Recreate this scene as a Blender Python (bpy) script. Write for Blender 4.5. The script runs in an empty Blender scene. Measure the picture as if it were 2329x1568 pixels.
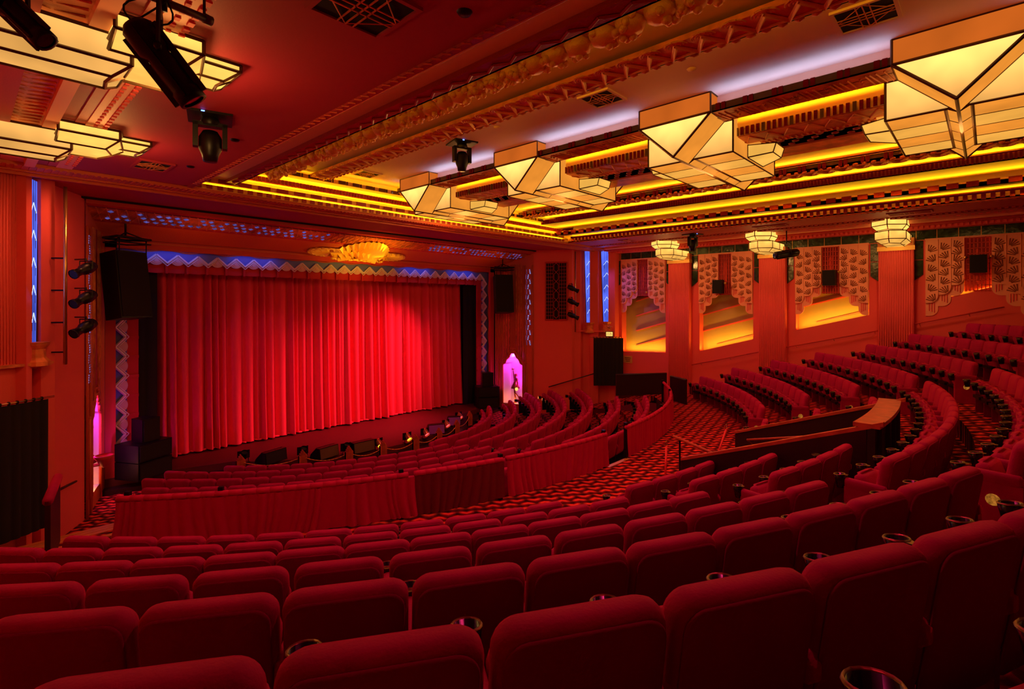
import bpy, math, random
from math import sin, cos, pi, radians, hypot, atan2
from mathutils import Vector, Matrix
random.seed(7)
SC = bpy.context.scene
COL = SC.collection

# ---------------- camera, exposure, world, lights ----------------
F, HOR, HEAD = 1169.0, 694.5, 47.07
AX_ = 10.0
cam = bpy.data.cameras.new('camera'); cam_o = bpy.data.objects.new('camera', cam); COL.objects.link(cam_o)
cam.sensor_width = 36; cam.lens = 36*F/2329; cam.shift_y = (HOR-784)/2329
cam.clip_start = .05; cam.clip_end = 200
cam_o.location = (0, 0, 0); cam_o.rotation_euler = (pi/2, 0, -radians(HEAD))
SC.camera = cam_o
SC.view_settings.view_transform = 'Standard'; SC.view_settings.look = 'None'
SC.view_settings.exposure = 0.0; SC.view_settings.gamma = 1.0
try: SC.view_settings.use_curve_mapping = False
except Exception: pass
w = bpy.data.worlds.new('world'); SC.world = w; w.use_nodes = True
w.node_tree.nodes['Background'].inputs[0].default_value = (1, .02, .03, 1)
w.node_tree.nodes['Background'].inputs[1].default_value = .045

def light(name, kind, loc, energy, col, target=None, size=.2, size_y=None, angle=60, blend=.6, spread=None):
    l = bpy.data.lights.new(name, kind); l.energy = energy; l.color = col
    if kind == 'AREA':
        l.shape = 'RECTANGLE' if size_y else 'SQUARE'; l.size = size
        if size_y: l.size_y = size_y
        if spread: l.spread = radians(spread)
    else:
        l.shadow_soft_size = size
        if kind == 'SPOT': l.spot_size = radians(angle); l.spot_blend = blend
    o = bpy.data.objects.new(name, l); COL.objects.link(o); o.location = loc
    if target is not None:
        d = Vector(target)-Vector(loc); o.rotation_euler = d.to_track_quat('-Z', 'Y').to_euler()
    return o
RED = (1, .03, .17); WARM = (1, .42, .1); YEL = (1, .56, .010); BLU = (.12, .2, 1); MAG = (1, .05, .9)
# curtain wash from ceiling fixtures
for i, (x, tx, e) in enumerate([(6.5, 7.4, 330), (15.4, 10.7, 5200), (16.4, 8.4, 900), (16.2, 13.4, 420)]):
    light('stage_wash', 'SPOT', (x, 12.9, 2.38), e, (1, .09, .13), (tx, 18.4, -3.6), .05, angle=52, blend=.9)
light('floor_wash', 'SPOT', (10, 12.9, 2.38), 230, (1, .06, .1), (10.5, 16.3, -4.7), .08, angle=75, blend=.9)
# cove strips: long lamps lying in the ceiling troughs, facing up
def strip(name, x0, y0, x1, y1, z, e, col, tilt=0, wid=.06):
    L = hypot(x1-x0, y1-y0); a = atan2(y1-y0, x1-x0)
    l = bpy.data.lights.new(name, 'AREA'); l.shape = 'RECTANGLE'; l.size = L; l.size_y = wid; l.energy = e*L; l.color = col
    o = bpy.data.objects.new(name, l); COL.objects.link(o)
    m = Matrix.Translation(((x0+x1)/2, (y0+y1)/2, z)) @ Matrix.Rotation(a, 4, 'Z') @ Matrix.Rotation(pi+tilt, 4, 'X')
    o.matrix_world = m
Y0C, Y1C = -4.0, 12.3
for el, er, xe, z in ((.3, 3, 3.36, 2.655), (.4, 4.5, 4.23, 2.838), (2.6, 5, 5.04, 3.197), (3.2, 6, 6.31, 3.345)):
    strip('cove_light', xe-.13, Y0C, xe-.13, Y1C, z, el, YEL, tilt=.8)
    strip('cove_light', 20-xe+.13, Y0C, 20-xe+.13, Y1C, z, er, YEL, tilt=-.8)
strip('cove_light', 8.42, Y0C, 8.42, 12.0, 3.2, 3.6, (.42, .66, 1), tilt=-.75)
strip('cove_light', 8.74, Y0C, 8.74, 12.0, 3.17, 7, YEL, tilt=.9)
strip('cove_light', 11.5, Y0C, 11.5, 12.0, 3.2, 14, YEL, tilt=-.3)
for yy, z, e in ((12.56, 2.60, 3), (12.60, 2.76, 3), (12.66, 3.0, 3), (12.5, 3.22, 3)):
    strip('cove_light', 3.6, yy, 16.4, yy, z, e, YEL)
# recessed red house downlights in the soffits and the coffer
for (x, y, z, e, c) in [(2.6, 1.5, 2.45, 60, RED), (2.6, 5.5, 2.45, 60, RED), (3.0, 9.2, 2.45, 60, RED),
                  (7.0, 2.6, 3.40, 230, RED), (7.0, 6.4, 3.40, 420, RED), (7.0, 10.2, 3.40, 260, RED),
                  (13.2, 2.6, 3.40, 330, RED), (13.2, 6.4, 3.40, 700, RED), (13.2, 10.2, 3.40, 420, RED),
                  (17.4, 1.5, 2.45, 110, RED), (17.4, 5.0, 2.45, 150, RED), (17.4, 8.6, 2.45, 170, RED)]:
    light('house_downlight', 'SPOT', (x, y, z), e*(.26 if x > 10 else 1.6 if y < 6 else .6), c, (x, y, -3), .05, angle=125, blend=.8)
for (x, y, tx, ty, e) in ((10.9, 4.2, 10.6, 5.3, 170), (13.4, 5.2, 13.0, 5.7, 170), (15.6, 6.6, 15.6, 7.0, 120), (7.4, 5.6, 6.6, 6.2, 70)):
    light('aisle_downlight', 'SPOT', (x, y, 2.9 if x < 15 else 3.2), e, (1, .12, .08), (tx, ty, -3.6), .05, angle=34, blend=.9)
# warm wall washers of the side lanterns
for y in (9.35, 5.8, 2.2):
    light('wall_wash', 'SPOT', (18.3, y, 2.3), 130, (1, .40, .16), (20.3, y, -.8), .1, angle=130, blend=1)
for y in (13.2, 9.9, 6.2):
    light('wall_wash', 'SPOT', (2.0, y, 2.3), 60, (1, .3, .1), (.6, y+1.3, -.6), .1, angle=130, blend=1)
light('sunburst_wash', 'SPOT', (9.9, 15.3, .6), 170, (1, .52, .02), (10.0, 16.5, 2.0), .03, angle=110, blend=1)
for y0 in (11.26, 7.61, 3.95, .30): light('lantern_glow', 'POINT', (AX_, y0, 2.38), {.30: 20, 3.95: 42}.get(y0, 80), (1, .42, .10), size=.25)
for x, y in ((18.9, 9.37), (18.9, 5.81), (18.9, 2.18)): light('lantern_glow', 'POINT', (x, y, 1.72), 22, (1, .5, .14), size=.12)
for y in (9.75, 6.05): light('lantern_glow', 'POINT', (1.5, y, 1.95), 42, (1, .5, .12), size=.12)
for x in (4.5, 7.4, 12.8, 15.6): light('arch_wash', 'SPOT', (x, 14.9, 1.4), 16, (1, .22, .06), (x, 16.6, 2.0), .05, angle=110, blend=1)
light('sunburst_wash', 'SPOT', (10, 16.2, 1.2), 8, (1, .5, .05), (10.2, 17.4, 1.5), .05, angle=120, blend=1)

# ---------------- materials ----------------
def s2l(c):
    return tuple(((v/255)/12.92 if v/255 <= .04045 else ((v/255+.055)/1.055)**2.4) for v in c)
MATS = {}
def mat(name, col, rough=.6, metal=0., emit=None, estr=0., bump=0., bscale=30., var=0., vscale=3., sheen=0., lin=False, spec=.5):
    if name in MATS: return MATS[name]
    m = bpy.data.materials.new(name); m.use_nodes = True; nt = m.node_tree; b = nt.nodes['Principled BSDF']
    c = col if lin else s2l(col)
    b.inputs['Base Color'].default_value = (*c, 1); b.inputs['Roughness'].default_value = rough
    b.inputs['Metallic'].default_value = metal; b.inputs['Specular IOR Level'].default_value = spec
    if sheen:
        b.inputs['Sheen Weight'].default_value = sheen; b.inputs['Sheen Tint'].default_value = (1, .05, .08, 1)
    if emit:
        b.inputs['Emission Color'].default_value = (*(emit if lin else s2l(emit)), 1); b.inputs['Emission Strength'].default_value = estr
    if bump or var:
        tc = nt.nodes.new('ShaderNodeTexCoord'); n = nt.nodes.new('ShaderNodeTexNoise'); nt.links.new(tc.outputs['Object'], n.inputs['Vector'])
        n.inputs['Scale'].default_value = bscale if bump else vscale; n.inputs['Detail'].default_value = 4
        if bump:
            bp = nt.nodes.new('ShaderNodeBump'); bp.inputs['Strength'].default_value = bump; bp.inputs['Distance'].default_value = .02
            nt.links.new(n.outputs['Fac'], bp.inputs['Height']); nt.links.new(bp.outputs['Normal'], b.inputs['Normal'])
        if var:
            n2 = nt.nodes.new('ShaderNodeTexNoise'); n2.inputs['Scale'].default_value = vscale; nt.links.new(tc.outputs['Object'], n2.inputs['Vector'])
            r = nt.nodes.new('ShaderNodeMapRange'); nt.links.new(n2.outputs['Fac'], r.inputs[0])
            r.inputs[1].default_value = .3; r.inputs[2].default_value = .7; r.inputs[3].default_value = 1-var; r.inputs[4].default_value = 1+var
            mx = nt.nodes.new('ShaderNodeMix'); mx.data_type = 'RGBA'; mx.blend_type = 'MULTIPLY'; mx.inputs[0].default_value = 1
            mx.inputs[6].default_value = (*c, 1); nt.links.new(r.outputs[0], mx.inputs[7])
            nt.links.new(mx.outputs[2], b.inputs['Base Color'])
    MATS[name] = m; return m
def emis(name, col, strength, var=0., vscale=1.5):
    if name in MATS: return MATS[name]
    m = bpy.data.materials.new(name); m.use_nodes = True; nt = m.node_tree; b = nt.nodes['Principled BSDF']
    b.inputs['Base Color'].default_value = (*[v*.02 for v in col], 1); b.inputs['Roughness'].default_value = .7; b.inputs['Specular IOR Level'].default_value = .05
    b.inputs['Emission Color'].default_value = (*col, 1); b.inputs['Emission Strength'].default_value = strength
    if var:
        tc = nt.nodes.new('ShaderNodeTexCoord'); n = nt.nodes.new('ShaderNodeTexNoise'); n.inputs['Scale'].default_value = vscale
        nt.links.new(tc.outputs['Object'], n.inputs['Vector'])
        r = nt.nodes.new('ShaderNodeMapRange'); nt.links.new(n.outputs['Fac'], r.inputs[0]); r.inputs[1].default_value = .3; r.inputs[2].default_value = .7
        r.inputs[3].default_value = strength*(1-var); r.inputs[4].default_value = strength*(1+var); nt.links.new(r.outputs[0], b.inputs['Emission Strength'])
    MATS[name] = m; return m
M_WALL = mat('salmon_plaster', (.82, .10, .10), .7, bump=.15, bscale=60, lin=True)
M_WALLD = mat('deep_red_plaster', (.55, .03, .03), .6, bump=.15, bscale=60, lin=True)
M_CEIL = mat('red_ceiling_paint', (.40, .018, .05), .65, bump=.1, bscale=40, lin=True)
M_WHITE = mat('blush_ceiling_paint', (.78, .44, .40), .7, bump=.05, bscale=40, lin=True)
M_COVE = mat('cove_paint', (.85, .66, .3), .6, lin=True)
M_GOLD = mat('gilded_plaster', (.92, .52, .12), .45, .25, bump=.5, bscale=25, lin=True)
M_GOLDR = mat('gilded_rose_plaster', (.70, .20, .06), .5, .2, bump=.5, bscale=18, var=.3, vscale=5, lin=True)
M_MAROON = mat('maroon_moulding', (.35, .02, .02), .4, bump=.3, bscale=30, lin=True)
M_PLASTER = mat('coral_plaster_screen', (.92, .40, .26), .6, lin=True)
M_BLACK = mat('black_cloth', (.006, .003, .004), .9, lin=True)
M_BLACKM = mat('black_metal', (.008, .006, .007), .4, .4, lin=True)
M_SEAT = mat('crimson_velvet', (.36, .002, .085), .75, sheen=.5, bump=.15, bscale=90, var=.15, vscale=4, lin=True, spec=.15)
M_SEATB = mat('crimson_back_cloth', (.27, .002, .06), .85, bump=.15, bscale=120, lin=True, spec=.1)
M_CUP = mat('black_cup_plastic', (.004, .004, .004), .22, .0, lin=True)
M_CUPR = mat('brass_cup_rim', (.16, .07, .015), .35, .8, lin=True)
M_CURT = mat('red_stage_velvet', (.80, .05, .12), .8, sheen=.4, bump=.1, bscale=120, lin=True, spec=.2)
M_PELM = mat('red_pelmet_velvet', (.5, .01, .02), .8, lin=True)
M_DRAPE = mat('wine_drape', (.50, .008, .08), .8, sheen=.3, lin=True, spec=.15)
M_STAGE = mat('stage_floor_cloth', (.10, .004, .008), .6, lin=True)
M_DARKW = mat('dark_wood_panel', (.02, .004, .004), .45, bump=.2, bscale=15, lin=True)
M_CAP = mat('oiled_timber_cap', (.45, .09, .03), .4, bump=.3, bscale=10, var=.2, vscale=6, lin=True)
M_BRONZE = mat('bronze_frame', (.10, .045, .02), .4, .6, lin=True)
M_NOSE = mat('brass_nosing', (.75, .33, .06), .4, .5, lin=True)
M_TILE = mat('green_marbled_glass', (.02, .05, .02), .12, bump=.3, bscale=6, var=.6, vscale=7, lin=True)
M_BLUEP = mat('blue_frieze_paint', (.12, .14, .62), .6, lin=True)
M_ZIG = mat('white_zigzag_plaster', (.75, .62, .72), .5, lin=True)
M_STEEL = mat('brass_pipe', (.6, .35, .12), .3, .9, lin=True)
M_SKIN = mat('gilded_bronze_figure', (.30, .07, .03), .4, .5, lin=True)
M_OLIVE = mat('olive_recess_paint', (.42, .27, .12), .6, lin=True)
M_RIB = mat('copper_ribbed_plaster', (.60, .10, .03), .5, bump=.4, bscale=30, lin=True)
M_SKIRT = mat('dark_skirting', (.06, .005, .005), .5, lin=True)
E_PANE = emis('lantern_glass', (1, .48, .11), 1.0, .22, 1.6)
E_PANE2 = emis('lantern_amber_glass', (1, .33, .035), .80, .15, 2.0)
E_PANE3 = emis('lantern_side_glass', (1, .20, .02), .55, .2, 1.3)
E_PANES = emis('side_lantern_glass', (1, .50, .09), 1.1, .2, 3)
E_BLUE = emis('stained_blue_glass', (.10, .16, 1), 1.0, .45, 1.2)
E_LEAD = emis('stained_white_glass', (.5, .62, 1), 1.4)
E_BGLOW = emis('painted_blue_glow', (.25, .36, 1), .9, .6, 9)  # blue lamp light on the lattice, put in as emission
E_VGLOW = emis('painted_violet_glow', (.20, .18, .8), .34, .7, 5)  # weaker violet emission painted in for light falling on the lattice
E_SIGN = emis('exit_sign_glow', (1, .62, .15), 1.2)
E_LED = emis('led_glow', (.1, .2, 1), 6)
E_MED = emis('aisle_lamp_glow', (1, .34, .04), .30, .5, 40)

def glow_z(m, z0, z1, lo, hi):
    nt = m.node_tree; b = nt.nodes['Principled BSDF']; k = b.inputs['Emission Strength']
    tc = nt.nodes.new('ShaderNodeTexCoord'); sp = nt.nodes.new('ShaderNodeSeparateXYZ'); nt.links.new(tc.outputs['Object'], sp.inputs[0])
    r = nt.nodes.new('ShaderNodeMapRange'); nt.links.new(sp.outputs[2], r.inputs[0]); r.interpolation_type = 'SMOOTHSTEP'
    for i, v in enumerate((z0, z1, lo, hi)): r.inputs[i+1].default_value = v
    mu = nt.nodes.new('ShaderNodeMath'); mu.operation = 'MULTIPLY'; nt.links.new(r.outputs[0], mu.inputs[0])
    if k.links: nt.links.new(k.links[0].from_socket, mu.inputs[1])
    else: mu.inputs[1].default_value = k.default_value
    nt.links.new(mu.outputs[0], k)
glow_z(E_PANE, .05, .62, .80, 1.75)
glow_z(E_PANES, .0, .5, .75, 1.5)
def carpet_mat():
    m = bpy.data.materials.new('patterned_red_carpet'); m.use_nodes = True; nt = m.node_tree; N = nt.nodes; L = nt.links; b = N['Principled BSDF']
    tc = N.new('ShaderNodeTexCoord'); sp = N.new('ShaderNodeSeparateXYZ'); L.new(tc.outputs['Object'], sp.inputs[0])
    def mth(op, a, bb=None, c=None):
        n = N.new('ShaderNodeMath'); n.operation = op
        for i, v in enumerate((a, bb, c)):
            if v is None: continue
            if isinstance(v, (int, float)): n.inputs[i].default_value = v
            else: L.new(v, n.inputs[i])
        return n.outputs[0]
    u = mth('ADD', mth('MULTIPLY', sp.outputs[0], .8), mth('MULTIPLY', sp.outputs[1], -.6))
    v = mth('ADD', mth('MULTIPLY', sp.outputs[0], .6), mth('MULTIPLY', sp.outputs[1], .8))
    tri = mth('PINGPONG', mth('MULTIPLY', u, 6.2), 1)
    ns = N.new('ShaderNodeTexNoise'); ns.inputs['Scale'].default_value = 5; L.new(tc.outputs['Object'], ns.inputs['Vector'])
    s = mth('ADD', mth('MULTIPLY', v, 5.4), mth('ADD', mth('MULTIPLY', tri, .38), mth('MULTIPLY', ns.outputs['Fac'], .35)))
    fr = mth('FRACT', s)
    fl = mth('FRACT', mth('ADD', mth('MULTIPLY', u, 3.1), mth('MULTIPLY', mth('FLOOR', s), .5)))
    cr = N.new('ShaderNodeValToRGB'); L.new(fr, cr.inputs[0]); e = cr.color_ramp.elements
    e[0].position = 0; e[0].color = (.10, .002, .01, 1); e[1].position = 1; e[1].color = (.12, .003, .01, 1)
    for p, c in ((.30, (.16, .004, .012, 1)), (.45, (.65, .035, .03, 1)), (.62, (.90, .10, .05, 1)), (.80, (.55, .02, .02, 1)), (.9, (.12, .003, .01, 1))):
        k = e.new(p); k.color = c
    mk = N.new('ShaderNodeMapRange'); L.new(mth('PINGPONG', fl, .5), mk.inputs[0]); mk.inputs[1].default_value = .06; mk.inputs[2].default_value = .28; mk.inputs[3].default_value = .18; mk.inputs[4].default_value = 1
    mx = N.new('ShaderNodeMix'); mx.data_type = 'RGBA'; mx.blend_type = 'MULTIPLY'; mx.inputs[0].default_value = 1
    L.new(cr.outputs[0], mx.inputs[6]); L.new(mk.outputs[0], mx.inputs[7]); L.new(mx.outputs[2], b.inputs['Base Color'])
    b.inputs['Roughness'].default_value = .95; b.inputs['Specular IOR Level'].default_value = .1
    return m
M_CARPET = carpet_mat()

# ---------------- mesh helpers ----------------
class MB:
    def __init__(s): s.v = []; s.f = []; s.mi = []; s.mats = []; s.sm = []
    def _m(s, m):
        if m not in s.mats: s.mats.append(m)
        return s.mats.index(m)
    def add(s, vs, fs, m, smooth=False):
        o = len(s.v); s.v += [tuple(p) for p in vs]; k = s._m(m)
        for f in fs: s.f.append([i+o for i in f]); s.mi.append(k); s.sm.append(smooth)
        return s
    def box(s, x0, y0, z0, x1, y1, z1, m, T=None):
        vs = [(x, y, z) for z in (z0, z1) for y in (y0, y1) for x in (x0, x1)]
        if T is not None: vs = [tuple(T @ Vector(p)) for p in vs]
        return s.add(vs, [(0, 2, 3, 1), (4, 5, 7, 6), (0, 1, 5, 4), (2, 6, 7, 3), (0, 4, 6, 2), (1, 3, 7, 5)], m)
    def prism(s, poly, ax, a, b, m, T=None, smooth=False):
        # poly: 2D outline; ax: extrude axis index
        def P(p, h):
            return (h, p[0], p[1]) if ax == 0 else ((p[0], h, p[1]) if ax == 1 else (p[0], p[1], h))
        n = len(poly); vs = [P(p, a) for p in poly]+[P(p, b) for p in poly]
        if T is not None: vs = [tuple(T @ Vector(p)) for p in vs]
        fs = [tuple(range(n))[::-1], tuple(range(n, 2*n))]
        s.add(vs, fs, m); o = len(s.v)-2*n; k = s._m(m)
        for i in range(n):
            s.f.append([o+i, o+(i+1) % n, o+n+(i+1) % n, o+n+i]); s.mi.append(k); s.sm.append(smooth)
        return s
    def quad(s, a, b, c, d, m): return s.add([a, b, c, d], [(0, 1, 2, 3)], m)
    def bar(s, p, q, r, m, n=4, r2=None):
        p = Vector(p); q = Vector(q); d = (q-p)
        if d.length < 1e-6: return s
        z = d.normalized(); x = z.orthogonal().normalized(); y = z.cross(x); r2 = r if r2 is None else r2
        vs = []
        for c, rr in ((p, r), (q, r2)):
            for i in range(n):
                a = 2*pi*(i+.5)/n; vs.append(tuple(c+x*cos(a)*rr+y*sin(a)*rr))
        fs = [(i, (i+1) % n, n+(i+1) % n, n+i) for i in range(n)]+[tuple(range(n))[::-1], tuple(range(n, 2*n))]
        return s.add(vs, fs, m, n > 5)
    def path(s, pts, r, m, n=6):
        for a, b in zip(pts, pts[1:]): s.bar(a, b, r, m, n)
        return s
    def lathe(s, prof, c, m, n=16, T=None, smooth=True):
        vs = []
        for r, z in prof:
            for i in range(n):
                a = 2*pi*i/n; vs.append((c[0]+r*cos(a), c[1]+r*sin(a), c[2]+z))
        if T is not None: vs = [tuple(T @ Vector(p)) for p in vs]
        fs = [(k*n+i, k*n+(i+1) % n, (k+1)*n+(i+1) % n, (k+1)*n+i) for k in range(len(prof)-1) for i in range(n)]
        return s.add(vs, fs, m, smooth)
    def ball(s, c, r, m, n=8, sc=(1, 1, 1)):
        k = n//2+1
        vs = []
        for j in range(k):
            t = pi*j/(k-1)
            for i in range(n):
                a = 2*pi*i/n; vs.append((c[0]+sc[0]*r*sin(t)*cos(a), c[1]+sc[1]*r*sin(t)*sin(a), c[2]+sc[2]*r*cos(t)))
        return s.add(vs, [(j*n+i, (j+1)*n+i, (j+1)*n+(i+1) % n, j*n+(i+1) % n) for j in range(k-1) for i in range(n)], m, True)
    def grid(s, fn, nu, nv, m, smooth=True):
        vs = [fn(i/nu, j/nv) for j in range(nv+1) for i in range(nu+1)]
        return s.add(vs, [(j*(nu+1)+i, j*(nu+1)+i+1, (j+1)*(nu+1)+i+1, (j+1)*(nu+1)+i) for j in range(nv) for i in range(nu)], m, smooth)
    def build(s, name, parent=None, kind=None, label=None, cat=None, group=None):
        me = bpy.data.meshes.new(name); me.from_pydata(s.v, [], s.f); me.validate(clean_customdata=False)
        for m in s.mats: me.materials.append(m)
        if len(me.polygons) == len(s.f):
            me.polygons.foreach_set('material_index', s.mi); me.polygons.foreach_set('use_smooth', s.sm)
        me.update()
        o = bpy.data.objects.new(name, me); COL.objects.link(o)
        if parent is not None: o.parent = parent
        tag(o, label, cat, group, kind); return o
def tag(o, label=None, cat=None, group=None, kind=None):
    if label: o['label'] = label
    if cat: o['category'] = cat
    if group: o['group'] = group
    if kind: o['kind'] = kind
    return o
def thing(name, label, cat, loc=(0, 0, 0), rz=0, group=None):
    o = bpy.data.objects.new(name, None); COL.objects.link(o); o.location = loc; o.rotation_euler = (0, 0, rz); o.empty_display_size = .1
    return tag(o, label, cat, group)
def dup(root, loc, rz, label=None, group=None, cat=None):
    def cp(o, par):
        c = o.copy(); COL.objects.link(c); c.parent = par
        for k in KIDS.get(o.name, ()): cp(k, c)
        return c
    r = root.copy(); COL.objects.link(r); r.location = loc; r.rotation_euler = (0, 0, rz)
    if label: r['label'] = label
    if group: r['group'] = group
    for k in KIDS.get(root.name, ()): cp(k, r)
    return r
KIDS = {}
def reg(root):
    def go(o):
        KIDS[o.name] = [c for c in bpy.data.objects if c.parent is o]
        for c in KIDS[o.name]: go(c)
    go(root); return root
def struct(mb, name, **k): return mb.build(name, kind='structure', **k)
def polar(cx, cy, R, a): return (cx+R*cos(a), cy+R*sin(a))

# ================= STRUCTURE =================
XL, XR, AX = -.5, 20.5, 10.0
CY, CF = 15.2, 18.9          # centres of the rear rows and of the stalls rows
FA, DZ = -3.6, .363          # cross aisle level and rear rise
RK = [11.8, 12.85, 13.88, 14.9, 15.9, 16.9, 17.9, 18.9, 19.9]
def clampx(x): return min(max(x, XL), XR)
VX0, VX1 = 8.86, 11.6
def ring(mb, cx, cy, r0, r1, z0, z1, a0, a1, m, step=1.5, skip=None, riser_m=None):
    n = max(1, int(round((a1-a0)/step)))
    for i in range(n):
        A, B = radians(a0+(a1-a0)*i/n), radians(a0+(a1-a0)*(i+1)/n)
        p = [polar(cx, cy, r, a) for r, a in ((r0, A), (r0, B), (r1, B), (r1, A))]
        if skip and skip(sum(q[0] for q in p)/4, sum(q[1] for q in p)/4): continue
        p = [(clampx(x), y) for x, y in p]
        if max(q[0] for q in p)-min(q[0] for q in p) < 1e-4: continue
        mb.add([(x, y, z1) for x, y in p], [(0, 1, 2, 3)], m)
        if z0 is not None and z0 != z1: mb.add([(*p[0], z0), (*p[1], z0), (*p[1], z1), (*p[0], z1)], [(0, 1, 2, 3)], riser_m or m)
mb = MB()
vs = lambda x, y: VX0+.02 < x < VX1-.02
for k in range(1, 9):
    r0 = RK[k-1]+.14; r1 = RK[k]+.14 if k < 8 else 23
    ring(mb, AX, CY, r0, r1, FA+DZ*(k-1), FA+DZ*k, -172, -8, M_CARPET, skip=(vs if k < 3 else None))
# aisle surface between the two arcs
n = 90
o_ = [polar(AX, CY, RK[0]+.16, radians(-172+164*i/n)) for i in range(n+1)]
i_ = [polar(AX, CF, 12.62, radians(-134+88*i/n)) for i in range(n+1)]
i_[0] = (.2, 9.8); i_[-1] = (19.8, 9.8)
for i in range(n):
    mb.add([(clampx(o_[i][0]), o_[i][1] if o_[i][1] < 9.8 else 9.8, FA), (clampx(o_[i+1][0]), min(o_[i+1][1], 9.8), FA), (clampx(i_[i+1][0]), i_[i+1][1], FA), (clampx(i_[i][0]), i_[i][1], FA)], [(0, 1, 2, 3)], M_CARPET)
mb.box(VX0, 1.2, FA-.4, VX1, 4.2, FA-.38, M_CARPET)
struct(mb, 'floor')
XB_ = lambda y: 1.78+.2*(y-9.5)
sk_ = lambda x, y: x < XB_(y)-.12 or x > 20-XB_(y)+.12
mb = MB()
for k in range(8):
    r1 = 12.6 if k == 0 else 12.12-.96*k+.2; r0 = 12.12-.96*(k+1)+.2 if k < 7 else 3.5
    z = -4.2-.155*k
    ring(mb, AX, CF, r0, r1, z, z, -164, -16, M_CARPET, step=2, skip=sk_)
    ring(mb, AX, CF, r0-.001, r0, z, z-.155, -164, -16, M_CARPET, step=2, skip=sk_)
ring(mb, AX, CF, 12.59, 12.6, FA, -4.2, -131, -49, M_SKIRT, step=2)
struct(mb, 'floor')
ys = [9.8, 10.67, 11.5, 12.2, 12.9, 13.5, 14.1, 17.5]
mb = MB(); nb = MB()
for j in range(7):
    z = FA-.2*(j+1); r = (9.4+0*j)
    xr = lambda y: XB_(y)+.05
    for s in (1, -1):
        f = lambda x: x if s == 1 else 20-x
        a, b = ys[j], ys[j+1]
        xa, xb = (xr(a), xr(b)) if j < 6 else (4.8, 4.8)
        mb.add([(f(XL), a, z), (f(xa), a, z), (f(xb), b, z), (f(XL), b, z)], [(0, 1, 2, 3)], M_CARPET)
        mb.add([(f(XL), a, z), (f(xa), a, z), (f(xa), a, z+.2), (f(XL), a, z+.2)], [(0, 1, 2, 3)], M_CARPET)
struct(mb, 'floor')
for j in range(6):
    a = ys[j]; z = FA-.2*j
    nb = MB().box(.35, a-.09, z, XB_(a), a+.012, z+.012, M_NOSE)
    nb.build('step_nosing', label='brass nosing strip on the %s step down beside the left wall' % ['top', 'second', 'third', 'fourth', 'fifth', 'lowest'][j], cat='stair nosing', group='nosings of the steps beside the left wall')

# ---- stage ----
mb = MB()
def apron(cy, R, y_back, z0, z1, m, n=40, a=.87):
    pts = [(AX+R*sin(-a+2*a*i/n), cy-R*cos(-a+2*a*i/n)) for i in range(n+1)]
    poly = [(2.2, y_back)]+[(2.6, pts[0][1]+.8)]+pts+[(17.4, pts[-1][1]+.8), (17.8, y_back)]
    mb.prism(poly, 2, z0, z1, m)
apron(20.1, 6.15, 17.2, -5.4, -4.86, M_DARKW)
apron(20.3, 5.85, 20.0, -5.4, -4.66, M_STAGE)
struct(mb, 'floor_stage')

# ---- ceilings ----
YB = -4.5
def mir(mb, x0, y0, z0, x1, y1, z1, m):
    mb.box(x0, y0, z0, x1, y1, z1, m); mb.box(20-x1, y0, z0, 20-x0, y1, z1, m)
mb = MB(); mir(mb, XL, YB, 2.515, 3.36, 12.42, 2.555, M_CEIL); mb.box(XL, 13.1, 2.515, XR, 15.6, 2.56, M_CEIL)
for s in (0, 1):
    f = (lambda x: x) if s == 0 else (lambda x: 20-x)
    mb.box(min(f(XL), f(3.3)), 12.42, 2.515, max(f(XL), f(3.3)), 13.1, 2.555, M_CEIL)
struct(mb, 'ceiling')
mb = MB(); mir(mb, 2.95, YB, 2.77, 4.23, 12.42, 2.80, M_COVE); struct(mb, 'ceiling')
mb = MB(); mir(mb, 3.85, YB, 3.04, 5.04, 12.42, 3.07, M_COVE); struct(mb, 'ceiling')
mb = MB(); mir(mb, 4.7, YB, 3.30, 6.31, 12.42, 3.33, M_COVE); struct(mb, 'ceiling')
mb = MB().box(5.9, YB, 3.46, 14.1, 12.8, 3.52, M_WHITE); struct(mb, 'ceiling')
mb = MB().box(2.95, YB, 2.8, 2.99, 12.42, 3.5, M_COVE).box(17.01, YB, 2.8, 17.05, 12.42, 3.5, M_COVE); struct(mb, 'ceiling')
# front shelves of the coffer
mb = MB()
for y0, z in ((12.42, 2.515), (12.42, 2.66), (12.58, 2.90), (12.32, 3.12)):
    mb.box(3.2, y0, z, 16.8, 12.85, z+.03, M_COVE)
mb.box(3.2, 12.8, 2.5, 16.8, 12.86, 3.5, M_COVE); struct(mb, 'ceiling')
mb = MB()  # fluted orange band under the front cornice
mb.box(XL, 12.44, 2.46, XR, 13.1, 2.515, M_RIB)
for i in range(210): mb.box(i*.1-.45, 12.46, 2.445, i*.1-.41, 12.78, 2.46, M_RIB)
mb.box(XL, 12.84, 2.43, XR, 12.9, 2.46, M_RIB).box(XL, 13.06, 2.40, XR, 13.12, 2.52, M_RIB)
struct(mb, 'trim_front')

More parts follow.
